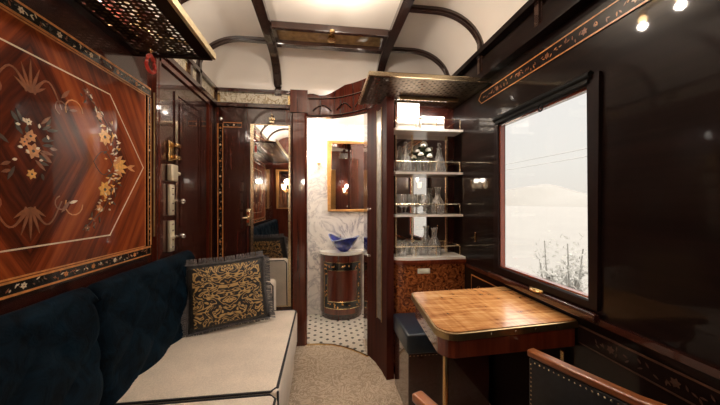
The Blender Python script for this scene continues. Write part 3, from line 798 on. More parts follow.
# tufted backrest pads
def backpad(y0, y1):
    b = MB(VELVET); ny = int((y1-y0)/.018); nt_ = 34
    prof = []   # (x,z) running from front bottom over the rolled top down the back
    xb, xf, z0, zt = XL+.012, -.742, .44, .885
    for k in range(nt_+1):
        t = k/nt_
        if t < .62:
            s = t/.62; prof.append((xf - .018*s + .010*math.sin(PI*s), z0+(zt-.045-z0)*s, 1))
        elif t < .9:
            a = (t-.62)/.28*PI; rr = ((xf-.018)-xb)/2; prof.append((xb+rr+rr*math.cos(a), zt-.045+.045*math.sin(a), .3))
        else:
            s = (t-.9)/.1; prof.append((xb, zt-.045-(zt-.045-z0)*s, 0))
    G = []
    for j in range(ny+1):
        yy = y0+(y1-y0)*j/ny; rowv = []
        e = min(yy-y0, y1-yy); er = 1-math.sqrt(max(0, 1-(1-min(1, e/.025))**2))
        for k, (x, z, w) in enumerate(prof):
            u = (yy/.13); v = (z/.11); tuft = 0
            if w:
                p = abs(math.sin(PI*(u+v)/2))*abs(math.sin(PI*(u-v)/2)); tuft = .024*(p**.45)-.016
            zz = z - er*.022*(1 if z > .6 else 0)
            rowv.append(b.bm.verts.new((x + tuft*(1 if w == 1 else w) - er*.022*(w == 1), yy, zz)))
        G.append(rowv)
    for j in range(ny):
        for k in range(nt_): b.bm.faces.new([G[j][k], G[j+1][k], G[j+1][k+1], G[j][k+1]])
        b.bm.faces.new([G[j][0], G[j+1][0], G[j+1][nt_], G[j][nt_]])
    b.bm.faces.new(G[0]); b.bm.faces.new(G[-1])
    o = obj('backrest', b, sofa, smooth=60)
    c = MB(VELVET)
    jy = math.ceil(y0/.13); 
    yy = jy*.13
    n = 0
    for i in range(int(y0/.065)-1, int(y1/.065)+2):
        for k in range(4, 8):
            if (i+k) % 2: continue
            y, z = i*.065, k*.11
            if y0+.05 < y < y1-.05 and .46 < z < .85: c.ball((-.757-.018*(z-.44)/.4, y, z), .008, sc=(.6,1,1), seg=8)
    obj('tufting_buttons', c, o, smooth=True)
backpad(1.12, 1.875); backpad(YF+.03, 1.108)
b = MB(CREAM); b.box(-.82, -.315, 1.985, 2.095, .10, .645, 0, .030); ar = obj('armrest', b, sofa, smooth=True)
b = MB(PIPE); b.tube([(-.80,1.990,.636), (-.345,1.990,.636), (-.324,1.990,.612), (-.320,1.990,.20)], .0045, 8); b.tube([(-.80,2.090,.636), (-.345,2.090,.636), (-.324,2.090,.612), (-.320,2.090,.20)], .0045, 8); obj('piping', b, ar, smooth=True)

# brocade cushion
cu = thing('throw_cushion', 'black and gold brocade cushion with grey fringe leaning at the sofa corner', 'cushion')
W = .43; H = .37
b = MB(BROC); n = 22; G0 = []; G1 = []
for sd, G in ((1, G0), (-1, G1)):
    for j in range(n+1):
        rw = []
        for i in range(n+1):
            u, v = i/n*2-1, j/n*2-1
            pinch = 1 - .05*(1-abs(u))*(abs(v)**3) ; pin2 = 1 - .05*(1-abs(v))*(abs(u)**3)
            x = u*W/2*pin2; z = v*H/2*pinch + .19
            d = .065*((1-u**4)*(1-v**4))**.55
            rw.append(b.bm.verts.new((x, -sd*d, z)))
        G.append(rw)
for G in (G0, G1):
    for j in range(n):
        for i in range(n): b.bm.faces.new([G[j][i], G[j][i+1], G[j+1][i+1], G[j+1][i]])
obj('cushion_cover', b, cu, smooth=80)
b = MB(FRINGE); rnd = random.Random(4)
def edge_pts():
    N = 150
    for side in range(4):
        for k in range(N):
            t = (k+rnd.random()*.6)/N*2-1
            if side == 0: yield (t*W/2, -H/2*(1-.05*(1-abs(t)))), (0,-1)
            if side == 1: yield (t*W/2, H/2*(1-.05*(1-abs(t)))), (0,1)
            if side == 2: yield (-W/2*(1-.05*(1-abs(t))), t*H/2), (-1,0)
            if side == 3: yield (W/2*(1-.05*(1-abs(t))), t*H/2), (1,0)
for (x, z), (nx, nz) in edge_pts():
    z += .19; ln = .034 if nz >= 0 else .012
    j1, j2 = rnd.uniform(-.008,.008), rnd.uniform(-.007,.007)
    tx, tz = -nz, nx
    a = Vector((x, 0, z)); c = Vector((x+nx*ln+tx*j1, j2, z+nz*ln+tz*j1 - (.008 if nz == 0 else 0)))
    b.tube([a, (a+c)/2+Vector((0,j2*.5,0)), c], .0019, 3)
fr = obj('fringe', b, cu); 
b = MB(FRINGE); 
loop = [(-W/2,-H/2), (0,-H/2*.95), (W/2,-H/2), (W/2*.95,0), (W/2,H/2), (0,H/2*.95), (-W/2,H/2), (-W/2*.95,0)]
b.tube([(x,-.002,z+.19) for x, z in loop], .006, 6, closed=True); obj('corded_edge', b, cu, smooth=True)
cu.location = (-.515, 1.735, .462); cu.rotation_euler = (math.radians(-16), math.radians(-3), math.radians(20))

# ------------------------------------------------------------------ TABLE
tb = thing('folding_table', 'figured wooden table with brass edge fixed under the window', 'table', (.7,1.2,0))
near_l, near_r, far_r, far_l = (.408,.948), (.965,.990), (.965,1.440), (.440,1.405)
top = [near_r, far_r] + arc(far_l[0]+.03, far_l[1]-.03+.002, .03, PI/2, PI*.95, 6) + arc(near_l[0]+.062, near_l[1]+.062, .062, PI, PI*1.52, 8)
cx_ = sum(p[0] for p in top)/len(top); cy_ = sum(p[1] for p in top)/len(top)
def inset(poly, d, keepx=True):
    out = []
    for x, y in poly:
        vx, vy = cx_-x, cy_-y; L_ = math.hypot(vx, vy)
        out.append((x if (keepx and x > .96) else x+vx/L_*d, y+vy/L_*d))
    return out
b = MB(TABLEW); b.prism(inset(top,.006), .698, .7215); obj('table_top', b, tb, origin=(.69,1.2,.70))
b = MB(BRASS_D)
edge = [p for p in top[1:]] + [top[0]]
b.bar([(x,y,.706) for x, y in edge], .010, .026); obj('brass_edge', b, tb, bev=.002)
b = MB(BRASS_B)
for t in (.25,.45,.62,.8): b.ball((near_l[0]+.06+(near_r[0]-near_l[0]-.06)*t, near_l[1]-.003+(near_r[1]-near_l[1])*t, .706), .004)
obj('edge_screws', b, tb, smooth=True)
b = MB(MAHOG_R); b.prism(inset(top,.028), .617, .693); obj('apron', b, tb)
b = MB(BRASS); b.tube([(.452,1.02,.0), (.452,1.02,.617)], .010, 14); b.lathe([(0,0),(.03,0),(.028,.008),(.012,.014),(0,.014)], (.452,1.02,0), 16); b.lathe([(.0,0),(.022,.012),(0,.012)], (.452,1.02,.605), 14); obj('brass_leg', b, tb, smooth=True)
b = MB(BRASS); b.box(.945,.966,1.03,1.05,.52,.58,0,.004); b.box(.945,.966,1.36,1.38,.52,.58,0,.004); obj('wall_bracket', b, tb)

# ------------------------------------------------------------------ BENCH under the table
be = thing('upholstered_stool', 'low box stool with navy leather top between table and cabinet', 'stool', (.69,1.67,0))
b = MB(BLUELEA); b.box(.455, .945, 1.515, 1.835, .345, .455, 0, .016); sc_ = obj('seat', b, be, smooth=True)
b = MB(PIPE); b.tube([(.462,1.520,.447), (.938,1.520,.447), (.938,1.83,.447), (.462,1.83,.447)], .004, 6, closed=True); obj('piping', b, sc_, smooth=True)
b = MB(MAHOG_D); b.box(.465, .935, 1.525, 1.825, .0, .345, 0, .004); obj('box_base', b, be)
b = MB(BRASS_B)
for k in range(22): b.ball((.474+k*.0215, 1.5225, .338), .0038, seg=6)
obj('nailheads', b, be, smooth=True)

# ------------------------------------------------------------------ CABINET + SHELVES
cb = thing('display_cabinet', 'burr walnut cabinet with bowed corner below marble display shelves beside the window', 'cabinet', (.69,1.95,0))
front = [(XR-.002,2.035), (XR-.002,1.875), (.60,1.872)] + [( .60-.135*math.sin(a), 1.872+.10*(1-math.cos(a))) for a in [k*PI/16 for k in range(1,9)]] + [(.465,2.035)]
b = MB(BURL, MAHOG_D); b.prism(front, .06, .765, 0); obj('body', b, cb, smooth=True, origin=(.69,1.95,.4))
b = MB(MAHOG_D); b.prism([(x+(.69-x)*.04, y+(1.97-y)*.1) for x, y in front], 0, .06); obj('plinth', b, cb)
def grow(poly, d, cx=.75, cy=2.0): return [(max(.43, min(XR-.001, x+(x-cx)/max(.01, math.hypot(x-cx, y-cy))*d)), min(2.037, y+(y-cy)/max(.01, math.hypot(x-cx, y-cy))*d)) for x, y in poly]
b = MB(MAHOG_R, GOLD); b.prism(grow(front,.030), .768, .786, 0); b.prism(grow(front,.020), .755, .768, 0); obj('moulded_edge', b, cb, smooth=True)
b = MB(WHITE); b.prism(grow(front,.022), .786, .802); obj('marble_top', b, cb)
b = MB(simple('bright_label_brass', (.92,.84,.66), .45, .2)); b.box(.632, .718, 1.864, 1.875, .695, .728, 0, .003); b.box(.642,.708,1.860,1.866,.702,.721,0,.002); obj('drawer_pull', b, cb)
b = MB(MIRROR); b.box(.525, .905, 2.030, 2.037, .805, 1.668); mr = obj('mirror_back', b, cb)
b = MB(BRASS_B)
for x in (.525, .645, .905): b.box(x-.005, x+.005, 2.020, 2.032, .805, 1.668)
obj('mirror_bars', b, mr)
SHZ = [1.089, 1.378, 1.672]
def guard(b, z, y=1.902, x0=.492, x1=.948):
    b.tube([(x0,2.02,z+.070), (x0,y,z+.070), (x1,y,z+.070), (x1,2.02,z+.070)], .0030, 6)
    for x in (x0, x0+.14, x0+.285, x1): b.tube([(x,y,z), (x,y,z+.072)], .0028, 6)
    b.ball((x0-.012, y+.02, z+.05), .006, seg=8)
for z in SHZ:
    b = MB(WHITE)
    b.prism([(.478,2.03), (.478,1.91), (.490,1.893), (.966,1.893), (.966,2.03)], z-.016, z)
    s_ = obj('shelf', b, cb)
    b = MB(BRASS_B); guard(b, z); obj('guard_rail', b, s_, smooth=True)
b = MB(BRASS_B); guard(b, .802); obj('counter_rail', b, cb, smooth=True)
b = MB(BRASS); b.box(XR-.010, XR, 1.72, 1.735, .92, .98, 0, .003); b.tube([(XR-.01,1.727,.95), (XR-.03,1.727,.945)], .005, 8); 
tag(obj('coat_hook', b), 'small brass coat hook on the dark wall between shelves and window', 'hook')

# pale strip painting in the partition's bright reflection + small knobs
i0 = 7
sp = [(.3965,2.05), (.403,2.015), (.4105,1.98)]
b = MB(HILITE); q = [(x-.004, y) for x, y in sp]; b.prism(q + [(x+.006, y) for x, y in reversed(sp)], .35, 1.82)
st = thing('painted_highlight_strip', 'tall narrow pale strip painted as the highlight on the curved partition left of the shelves', 'wall panel', (.395,2.04,.35)); obj('glass', b, st, smooth=True)  # strip carries the painted highlight, no real glass
b = MB(BRASS_D); b.tube([(.393,2.055,.34), (.393,2.055,1.83)], .004, 6); b.tube([(.4085,1.972,.34), (.4085,1.972,1.83)], .004, 6); obj('edge_beads', b, st)
for z, lab in ((1.12,'upper small brass knob on the curved partition by the washroom'), (.77,'lower small brass knob on the curved partition by the washroom')):
    b = MB(CHROME); b.lathe([(0,0),(.010,0),(.005,.006),(.011,.016),(.008,.024),(0,.026)], (0,0,0), 12)
    bmesh.ops.rotate(b.bm, verts=b.bm.verts, cent=(0,0,0), matrix=Matrix.Rotation(-PI/2, 3, 'Y')); bmesh.ops.translate(b.bm, verts=b.bm.verts, vec=(.362,2.165,z))
    tag(obj('door_knob', b, smooth=True), lab, 'knob')

# ------------------------------------------------------------------ tableware
def X_at(px, zc=1.97): return (px-322)*zc*.9915/290
def make_tumbler():
    t = thing('tumbler_glass', '', 'glass')
    b = MB(VEST); b.lathe([(0,0),(.026,0),(.028,.004),(.033,.085),(.0315,.085),(.0265,.010),(0,.009)], (0,0,0), 16); obj('bowl', b, t, smooth=True); return t
def make_wine():
    t = thing('stemmed_glass', '', 'glass')
    b = MB(VEST); b.lathe([(.006,.045),(.024,.058),(.033,.090),(.030,.138),(.0285,.138),(.031,.090),(.022,.061),(0,.050)], (0,0,0), 16); obj('bowl', b, t, smooth=True)
    b = MB(VEST); b.lathe([(0,0),(.026,0),(.024,.003),(.004,.008),(.0035,.044),(.006,.047)], (0,0,0), 16); obj('stem', b, t, smooth=True); return t
def make_decanter():
    t = thing('crystal_decanter', '', 'decanter')
    b = MB(VEST); b.lathe([(0,0),(.042,0),(.046,.006),(.046,.05),(.040,.085),(.018,.125),(.016,.165),(.024,.19),(.022,.19),(.013,.165),(.015,.125),(.036,.084),(.042,.05),(.042,.012),(0,.011)], (0,0,0), 20)
    for k in range(14):
        a = k*2*PI/14; b.tube([(.0465*math.cos(a),.0465*math.sin(a),.01), (.0465*math.cos(a+.35),.0465*math.sin(a+.35),.06)], .0016, 4)
    obj('body', b, t, smooth=True); return t
def make_bottle():
    t = thing('stoppered_decanter', '', 'decanter')
    b = MB(VEST); b.lathe([(0,0),(.044,0),(.046,.006),(.040,.07),(.020,.13),(.015,.165),(.021,.172),(.019,.174),(.012,.165),(.016,.128),(.036,.068),(.042,.010),(0,.009)], (0,0,0), 20)
    for k in range(12):
        a = k*2*PI/12; b.tube([(.046*math.cos(a),.046*math.sin(a),.01), (.043*math.cos(a+.3),.043*math.sin(a+.3),.05)], .0016, 4)
    obj('body', b, t, smooth=True)
    b = MB(VEST); b.lathe([(.010,.168),(.010,.178),(.006,.182),(.015,.196),(.011,.210),(0,.214)], (0,0,0), 12); obj('stopper', b, t, smooth=True); return t
first = {}
def put(kind, fn, x, y, z, label, group):
    if kind not in first:
        o = fn(); first[kind] = o; o.location = (x, y, z); o['label'] = label; o['group'] = group; return o
    return dup(first[kind], (x, y, z), label, 0, group)
g1 = 'glassware on the shelf with the roses'
put('bottle', make_bottle, X_at(407.5), 1.955, SHZ[1], 'stoppered crystal decanter left of the white roses', g1)
put('bottle', make_bottle, X_at(443.5), 1.955, SHZ[1], 'stoppered crystal decanter right of the white roses', g1)
for px, y, lab in ((399.5,1.975,'tumbler behind the rail at the far left end of the roses shelf'), (435,1.985,'tumbler between the roses and the right stoppered decanter'), (415,1.99,'tumbler between the left stoppered decanter and the roses')):
    put('tumbler', make_tumbler, X_at(px)+.006, y, SHZ[1], lab, g1)
g2 = 'glassware on the shelf below the roses'
for px, y, lab in ((401.5,1.935,'leftmost stemmed glass on the shelf below the roses'), (408,1.985,'second stemmed glass from the left on the shelf below the roses'), (413.5,1.935,'third stemmed glass from the left on the shelf below the roses'), (420.5,1.99,'fourth stemmed glass from the left on the shelf below the roses'), (426.5,1.94,'stemmed glass nearest the decanter on the shelf below the roses')):
    put('wine', make_wine, X_at(px)+.006, y, SHZ[0], lab, g2)
put('dec', make_decanter, X_at(442), 1.955, SHZ[0], 'open crystal decanter on the shelf below the roses', g2)
g3 = 'glassware on the cabinet top'
put('dec', make_decanter, X_at(438), 1.950, .802, 'open crystal decanter standing on the cabinet top', g3)
for px, y, lab in ((402.5,1.94,'leftmost tumbler on the cabinet top'), (416.5,1.94,'tumbler right of the leftmost one on the cabinet top'), (409.5,1.995,'rear tumbler on the cabinet top, seen between the front pair'), (426.5,1.985,'tumbler next to the decanter on the cabinet top')):
    put('tumbler', make_tumbler, X_at(px)+.006, y, .802, lab, g3)

# stationery boxes
def card_box(x0, x1, z0, z1, y0, y1, label):
    t = thing('card_box', label, 'box', ((x0+x1)/2, (y0+y1)/2, z0))
    b = MB(PAPER); b.box(x0, x1, y0, y1, z0, z1-.02, 0, .002); obj('box_body', b, t)
    b = MB(PAPER); b.box(x0-.0015, x1+.0015, y0-.0015, y1+.0015, z1-.022, z1, 0, .002); obj('lid', b, t)
card_box(X_at(397.5), X_at(420.5), SHZ[2], SHZ[2]+.180, 1.925, 1.985, 'taller white card box standing on the top shelf')
card_box(X_at(422.5), X_at(447), SHZ[2], SHZ[2]+.092, 1.92, 2.00, 'lower white card box on the right of the top shelf')

# roses in a glass vase
vs = thing('flower_vase', 'clear glass vase holding white roses on the second shelf', 'vase', (X_at(426),1.955,SHZ[1]))
vx, vy, vz = X_at(426), 1.955, SHZ[1]
b = MB(VEST); b.lathe([(0,0),(.030,0),(.034,.01),(.030,.08),(.036,.105),(.034,.105),(.028,.08),(.031,.012),(0,.010)], (vx,vy,vz), 20); obj('glass_body', b, vs, smooth=True)
bo = thing('rose_bouquet', 'bouquet of white roses with dark green leaves in the glass vase', 'flowers', (vx,vy,vz+.012))
rnd = random.Random(9)
heads = [(-.045,-.015,.150), (-.010,-.03,.185), (.030,-.02,.160), (.052,.01,.125), (-.062,.01,.110), (.012,.02,.205), (-.028,-.038,.125), (.035,-.035,.115)]
b = MB(LEAF)
for hx_, hy_, hz_ in heads: b.tube([(vx+hx_*.15, vy+hy_*.15, vz+.012), (vx+hx_*.3, vy+hy_*.3, vz+.09), (vx+hx_, vy+hy_, vz+hz_-.01)], .002, 5)
obj('stems', b, bo)
b = MB(LEAF)
for k in range(46):
    a = rnd.uniform(0, 2*PI); rr = rnd.uniform(.02,.075); z = rnd.uniform(.085,.19)
    u = Vector((math.cos(a), math.sin(a)*.55, rnd.uniform(-.3,.5))).normalized(); w = u.cross(Vector((0,0,1))).normalized()
    leafshape(b, Vector((vx+math.cos(a)*rr*.7, vy+math.sin(a)*rr*.45, vz+z)), u, w, 0, 0, 0, .034, .022, 0, 0, .0008)
obj('leaves', b, bo)
for k, (hx_, hy_, hz_) in enumerate(heads):
    b = MB(PETAL); c = Vector((vx+hx_, vy+hy_, vz+hz_)); R0 = .023 if k != 5 else .034
    b.ball(c, R0*.55, seg=10)
    for ring, (n_, rr, tl) in enumerate(((3,.6,.9), (5,.85,.55), (6,1.0,.2))):
        for q in range(n_):
            a = q*2*PI/n_+ring*.5
            b.ball(c+Vector((math.cos(a)*R0*rr*.55, math.sin(a)*R0*rr*.55, -R0*.15*ring)), R0*.5, seg=8, sc=(.8,.8,.9*tl+.35))
    obj('rose', b, bo, smooth=True)

# ------------------------------------------------------------------ ARMCHAIR (local coordinates, +y forward)
ac = thing('armchair', 'black leather armchair with wooden arms and brass nailheads at the table', 'armchair')
hw = .26
b = MB(LEATHER); b.box(-.215, .215, -.20, .225, .36, .455, 0, .03); obj('seat', b, ac, smooth=True)
b = MB(LEATHER); b.box(-.215, .215, -.265, -.195, .44, .80, 0, .025)
for v in b.bm.verts:
    v.co.y -= (v.co.z-.44)*.12
obj('backrest', b, ac, smooth=True)
b = MB(PLUM)
pts = []
for k in range(13):
    t = k/12*2-1; pts.append((t*.265, -.285-.045*.9+ .03*abs(t)**2, .835 - .045*abs(t)**2.2))
b.bar(pts, .045, .04); obj('top_rail', b, ac, smooth=True, bev=.008)
for sx in (-1, 1):
    x = sx*.255
    b = MB(PLUM)
    b.bar([(x,-.30,.69), (x,-.20,.655), (x,-.05,.638), (x,.12,.636), (x,.25,.636)], .036, .024); obj('arm_rail', b, ac, smooth=True, bev=.006)
    b = MB(LEATHER); b.box(x-.013, x+.013, -.25, .246, .36, .622, 0, .008); ap = obj('arm_panel', b, ac, smooth=True)
    b = MB(BRASS_B)
    for face in (-1, 1):
        xx = x+face*.0135
        for k in range(30): b.ball((xx, -.225+k*.0154, .610), .0032, seg=6, sc=(.5,1,1))
        for k in range(16): b.ball((xx, .236, .600-k*.0154), .0032, seg=6, sc=(.5,1,1))
    obj('nailhead_trim', b, ap, smooth=True)
    b = MB(PLUM); b.bar([(x,.238,.0), (x,.232,.30), (x,.232,.36)], .032, .028, up=(0,1,0)); obj('leg', b, ac, bev=.004)
    b = MB(PLUM); b.bar([(x,-.30,.0), (x,-.27,.36), (x,-.285,.60), (x*.99,-.325,.82)], .032, .032, up=(0,1,0)); obj('leg', b, ac, bev=.004)
b = MB(PLUM); b.box(-.235,.235,.215,.240,.30,.36,0,.004); b.box(-.235,.235,-.275,-.25,.30,.36,0,.004); b.box(-.25,-.225,-.26,.23,.30,.36,0,.004); b.box(.225,.25,-.26,.23,.30,.36,0,.004); obj('seat_frame', b, ac)
b = MB(BRASS_B)
for k in range(27): b.ball((-.20+k*.0154, .226, .372), .0032, seg=6)
obj('seat_nailheads', b, ac, smooth=True)
ac.location = (.585, .630, 0); ac.rotation_euler = (0,0,math.radians(20.2))

# ------------------------------------------------------------------ WASHROOM
vc = (.205, BY-.003)
va = thing('vanity_cabinet', 'bow-fronted mahogany vanity with gold inlaid door in the washroom', 'vanity', (vc[0],BY-.1,0))
def bow(rx, ry, n=20): return [(vc[0]+rx*math.cos(PI+PI*k/n), vc[1]+ry*math.sin(PI+PI*k/n)) for k in range(n+1)]
VR, VD = .225, .215
b = MB(MAHOG); b.prism(bow(VR,VD,28), .06, .645); obj('body', b, va, smooth=True)
b = MB(MAHOG_D); b.prism(bow(VR-.012,VD-.012,28), .005, .06); obj('plinth', b, va, smooth=True)
b = MB(WHITE); b.prism(bow(VR+.010,VD+.010,28), .647, .672); obj('marble_top', b, va, smooth=True)
def onbow(a, z, d=.0015): return (vc[0]+(VR+d)*math.cos(a), vc[1]+(VD+d)*math.sin(a), z)
def bowrect(a0, a1, z0, z1, d=.0015, n=12):
    return [onbow(a0+(a1-a0)*k/n, z0, d) for k in range(n+1)] + [onbow(a1, z0+(z1-z0)*k/4, d) for k in range(1,5)] + [onbow(a1+(a0-a1)*k/n, z1, d) for k in range(1,n+1)] + [onbow(a0, z1+(z0-z1)*k/4, d) for k in range(1,4)]
A0, A1 = PI*1.5-.92, PI*1.5+.92
b = MB(BAND)
def bowband(b, a0, a1, z0, z1, d0=.0, d1=.001, n=14, mi=0):
    V0 = [[b.bm.verts.new(onbow(a0+(a1-a0)*k/n, z, d1)) for k in range(n+1)] for z in (z0, z1)]
    for k in range(n):
        f = b.bm.faces.new([V0[0][k], V0[0][k+1], V0[1][k+1], V0[1][k]]); f.material_index = mi
bowband(b, A0, A1, .50, .57); bowband(b, A0, A1, .125, .185); bowband(b, A0, A0+.20, .185, .50); bowband(b, A1-.20, A1, .185, .50); dr = obj('door_border', b, va, smooth=True)
b = MB(BRASS); b.tube(bowrect(A0, A1, .12, .575, .002), .0028, 5, closed=True); b.tube(bowrect(A0+.21, A1-.21, .188, .497, .002), .0028, 5, closed=True); obj('gilt_lines', b, dr)
b = MB(INL_O, INL_Y); rnd = random.Random(2)
for k in range(44):
    side = k % 4
    if side == 0: a, z = rnd.uniform(A0+.05, A1-.05), .535
    elif side == 1: a, z = rnd.uniform(A0+.05, A1-.05), .155
    elif side == 2: a, z = A0+.10, rnd.uniform(.16,.55)
    else: a, z = A1-.10, rnd.uniform(.16,.55)
    p = Vector(onbow(a, z+rnd.uniform(-.012,.012), .0022)); nrm = Vector((math.cos(a), math.sin(a), 0)); u = Vector((-math.sin(a), math.cos(a), 0))
    leafshape(b, p, u, Vector((0,0,1)), 0, 0, rnd.uniform(0,6), .024, .012, rnd.choice((0,1)), 0, .0006)
obj('floral_inlay', b, dr)
b = MB(BRASS); b.ball(onbow(PI*1.5+.0, .54, .008), .011); obj('door_knob', b, va, smooth=True)
# bowl
bw = (vc[0]+.015, vc[1]-.115)
bs_ = thing('glazed_bowl', 'cobalt blue glazed bowl with wavy rim standing on the vanity', 'bowl', (bw[0],bw[1],.672))
b = MB(PORC)
seg = 36; prof = [(.0,.0),(.044,.0),(.052,.012),(.095,.050),(.130,.100),(.156,.140)]
inn = [(.152,.142),(.124,.103),(.088,.056),(.044,.024),(.0,.018)]
def wav(a, t): return (1+.07*math.sin(3*a+.6)*t**3, .022*math.sin(2*a+2.4)*t**3+.012*math.sin(3*a)*t**3)
rings = []
for (r, z), t in [(p, i/5) for i, p in enumerate(prof)] + [(p, 1-i/4) for i, p in enumerate(inn)]:
    rings.append([b.bm.verts.new((bw[0]+r*wav(2*PI*k/seg, t)[0]*math.cos(2*PI*k/seg), bw[1]+.66*r*math.sin(2*PI*k/seg), .672+z+wav(2*PI*k/seg, t)[1])) for k in range(seg)])
for r0, r1 in zip(rings[:-1], rings[1:]):
    for k in range(seg): 
        try: b.bm.faces.new([r0[k], r0[(k+1)%seg], r1[(k+1)%seg], r1[k]])
        except Exception: pass
obj('bowl_body', b, bs_, smooth=70)
b = MB(PORC_R); b.tube([(bw[0]+.154*wav(2*PI*k/seg,1)[0]*math.cos(2*PI*k/seg), bw[1]+.66*.154*math.sin(2*PI*k/seg), .672+.142+wav(2*PI*k/seg,1)[1]) for k in range(seg)], .0045, 6, closed=True); obj('rim', b, bs_, smooth=True)
# tap
tp = thing('basin_tap', 'small chrome tap behind the blue bowl', 'tap', (bw[0]-.02,BY-.02,.672))
b = MB(CHROME); b.tube([(bw[0]-.03,BY-.016,.672), (bw[0]-.03,BY-.016,.80), (bw[0]-.03,BY-.03,.83), (bw[0]-.03,BY-.07,.835)], .007, 8); obj('spout', b, tp, smooth=True)
# mirror
wm = thing('wall_mirror', 'rectangular gilt-framed mirror on the marble washroom wall', 'mirror', (.28,BY,1.07))
b = MB(MIRROR); b.box(.085,.49,BY-.012,BY-.002,1.095,1.795); obj('mirror_glass', b, wm)
b = MB(GOLD); b.bar([(.075,BY-.012,1.085), (.50,BY-.012,1.085), (.50,BY-.012,1.805), (.075,BY-.012,1.805)], .032, .022, closed=True, up=(0,1,0)); obj('gilt_frame', b, wm, bev=.004)
sn = thing('wall_sconce', 'small lit glass sconce on the marble left of the gilt washroom mirror', 'wall lamp', (-.035,BY,1.60))
b = MB(BRASS); b.lathe([(0,0),(.02,0),(.022,.01),(.0,.016)], (-.035,BY-.03,1.565), 14); b.tube([(-.035,BY-.0,1.56), (-.035,BY-.03,1.57)], .006, 8); obj('bracket', b, sn, smooth=True)
b = MB(SHADEM); b.lathe([(.012,0),(.022,.02),(.026,.08),(.030,.10)], (-.035,BY-.035,1.585), 16); obj('glass_shade', b, sn, smooth=True)
# washroom ceiling downlights, added to brighten the marble
fros = emit('frosted_lamp', (1,.86,.68), 22)
for x_, lab in ((-.20,'round lamp added in the washroom ceiling over the left marble wall'), (.70,'round lamp added in the washroom ceiling over the right marble wall')):
    dl = thing('added_downlight', lab, 'ceiling lamp', (x_,2.76,1.99))
    b = MB(BRASS); b.lathe([(.05,0),(.062,0),(.062,-.010),(.05,-.010)], (x_,2.76,1.994), 24); obj('rim', b, dl, smooth=True)
    b = MB(fros); b.lathe([(0,-.004),(.05,-.004),(.05,0),(0,0)], (x_,2.76,1.990), 24); obj('diffuser', b, dl)

# ------------------------------------------------------------------ behind the camera (seen in the mirrored door)
fm = thing('framed_mirror', 'gilt mirror on the wall behind the viewpoint, seen in the mirrored door', 'mirror', (-.60,YF,1.1))
b = MB(MIRROR); b.box(-.76,-.46,YF+.002,YF+.01,1.08,1.72); obj('mirror_glass', b, fm)
b = MB(GOLD); b.bar([(-.77,YF+.012,1.07), (-.45,YF+.012,1.07), (-.45,YF+.012,1.73), (-.77,YF+.012,1.73)], .03, .02, closed=True, up=(0,1,0)); obj('gilt_frame', b, fm)
def tulip(x, label):
    t = thing('tulip_wall_lamp', label, 'wall lamp', (x,YF,1.38))
    b = MB(BRASS); b.lathe([(0,0),(.022,0),(.022,.05),(0,.06)], (x,YF+.02,1.34), 14)
    for s in (-1, 1): b.tube([(x,YF+.03,1.37), (x+s*.03,YF+.07,1.35), (x+s*.06,YF+.085,1.39)], .006, 8)
    obj('bracket', b, t, smooth=True)
    for s in (-1, 1):
        b = MB(SHADEM); b.lathe([(.010,0),(.026,.018),(.028,.05),(.042,.095)], (x+s*.06,YF+.085,1.39), 16); obj('lamp_shade', b, t, smooth=True)
tulip(-.60, 'pair of lit tulip wall lamps behind the viewpoint, reflected in the mirrored door')
tulip(.55, 'pair of lit tulip wall lamps added on the wall behind the armchair')  # second pair, added to light the compartment from the rear
for x0, x1, lab in ((-.36,-.20,'gold curtain on the rear wall nearest the tulip lamps over the sofa'), (.14,.30,'gold curtain on the rear wall behind the armchair')):
    b = MB(CURT); n = 40; A = []; Bv = []
    for k in range(n+1):
        x = x0+(x1-x0)*k/n; y = YF+.035+.014*math.sin(k*1.3)
        A.append(b.bm.verts.new((x,y,.9))); Bv.append(b.bm.verts.new((x,y,1.9)))
    for k in range(n): b.bm.faces.new([A[k], A[k+1], Bv[k+1], Bv[k]])
    o = obj('curtain', b, smooth=80); md = o.modifiers.new('Solidify','SOLIDIFY'); md.thickness = .004
    tag(o, lab, 'curtain')

# ------------------------------------------------------------------ OUTSIDE
GRASS = simple('pale_hazy_field', (.115,.110,.103), .9, var=.06, vscale=.4)
HILL = simple('pale_hazy_hills', (.125,.12,.112), .95, var=.06, vscale=.02)
b = MB(GRASS); b.box(3.0, 260, -80, 240, -1.6, -1.5); struct('ground', b, label='pale open ground outside the window')
rnd = random.Random(3)
b = MB(HILL); prev = None
N = 40
rowsv = []
for i in range(N+1):
    a = i/N; y = -40+330*a; h = 10+5*math.sin(a*9)+3*math.sin(a*23+1)
    rowsv.append([b.bm.verts.new((150, y, -1.6)), b.bm.verts.new((175, y, h*.8)), b.bm.verts.new((200, y, h)), b.bm.verts.new((240, y, -1.6))])
for r0, r1 in zip(rowsv[:-1], rowsv[1:]):
    for j in range(3): b.bm.faces.new([r0[j], r1[j], r1[j+1], r0[j+1]])
hl = struct('hills', b, smooth=80, label='low hazy hills beyond the field')
BUSHM = simple('hazy_grey_green_leaves', (.20,.195,.18), .8, var=.1, vscale=8)
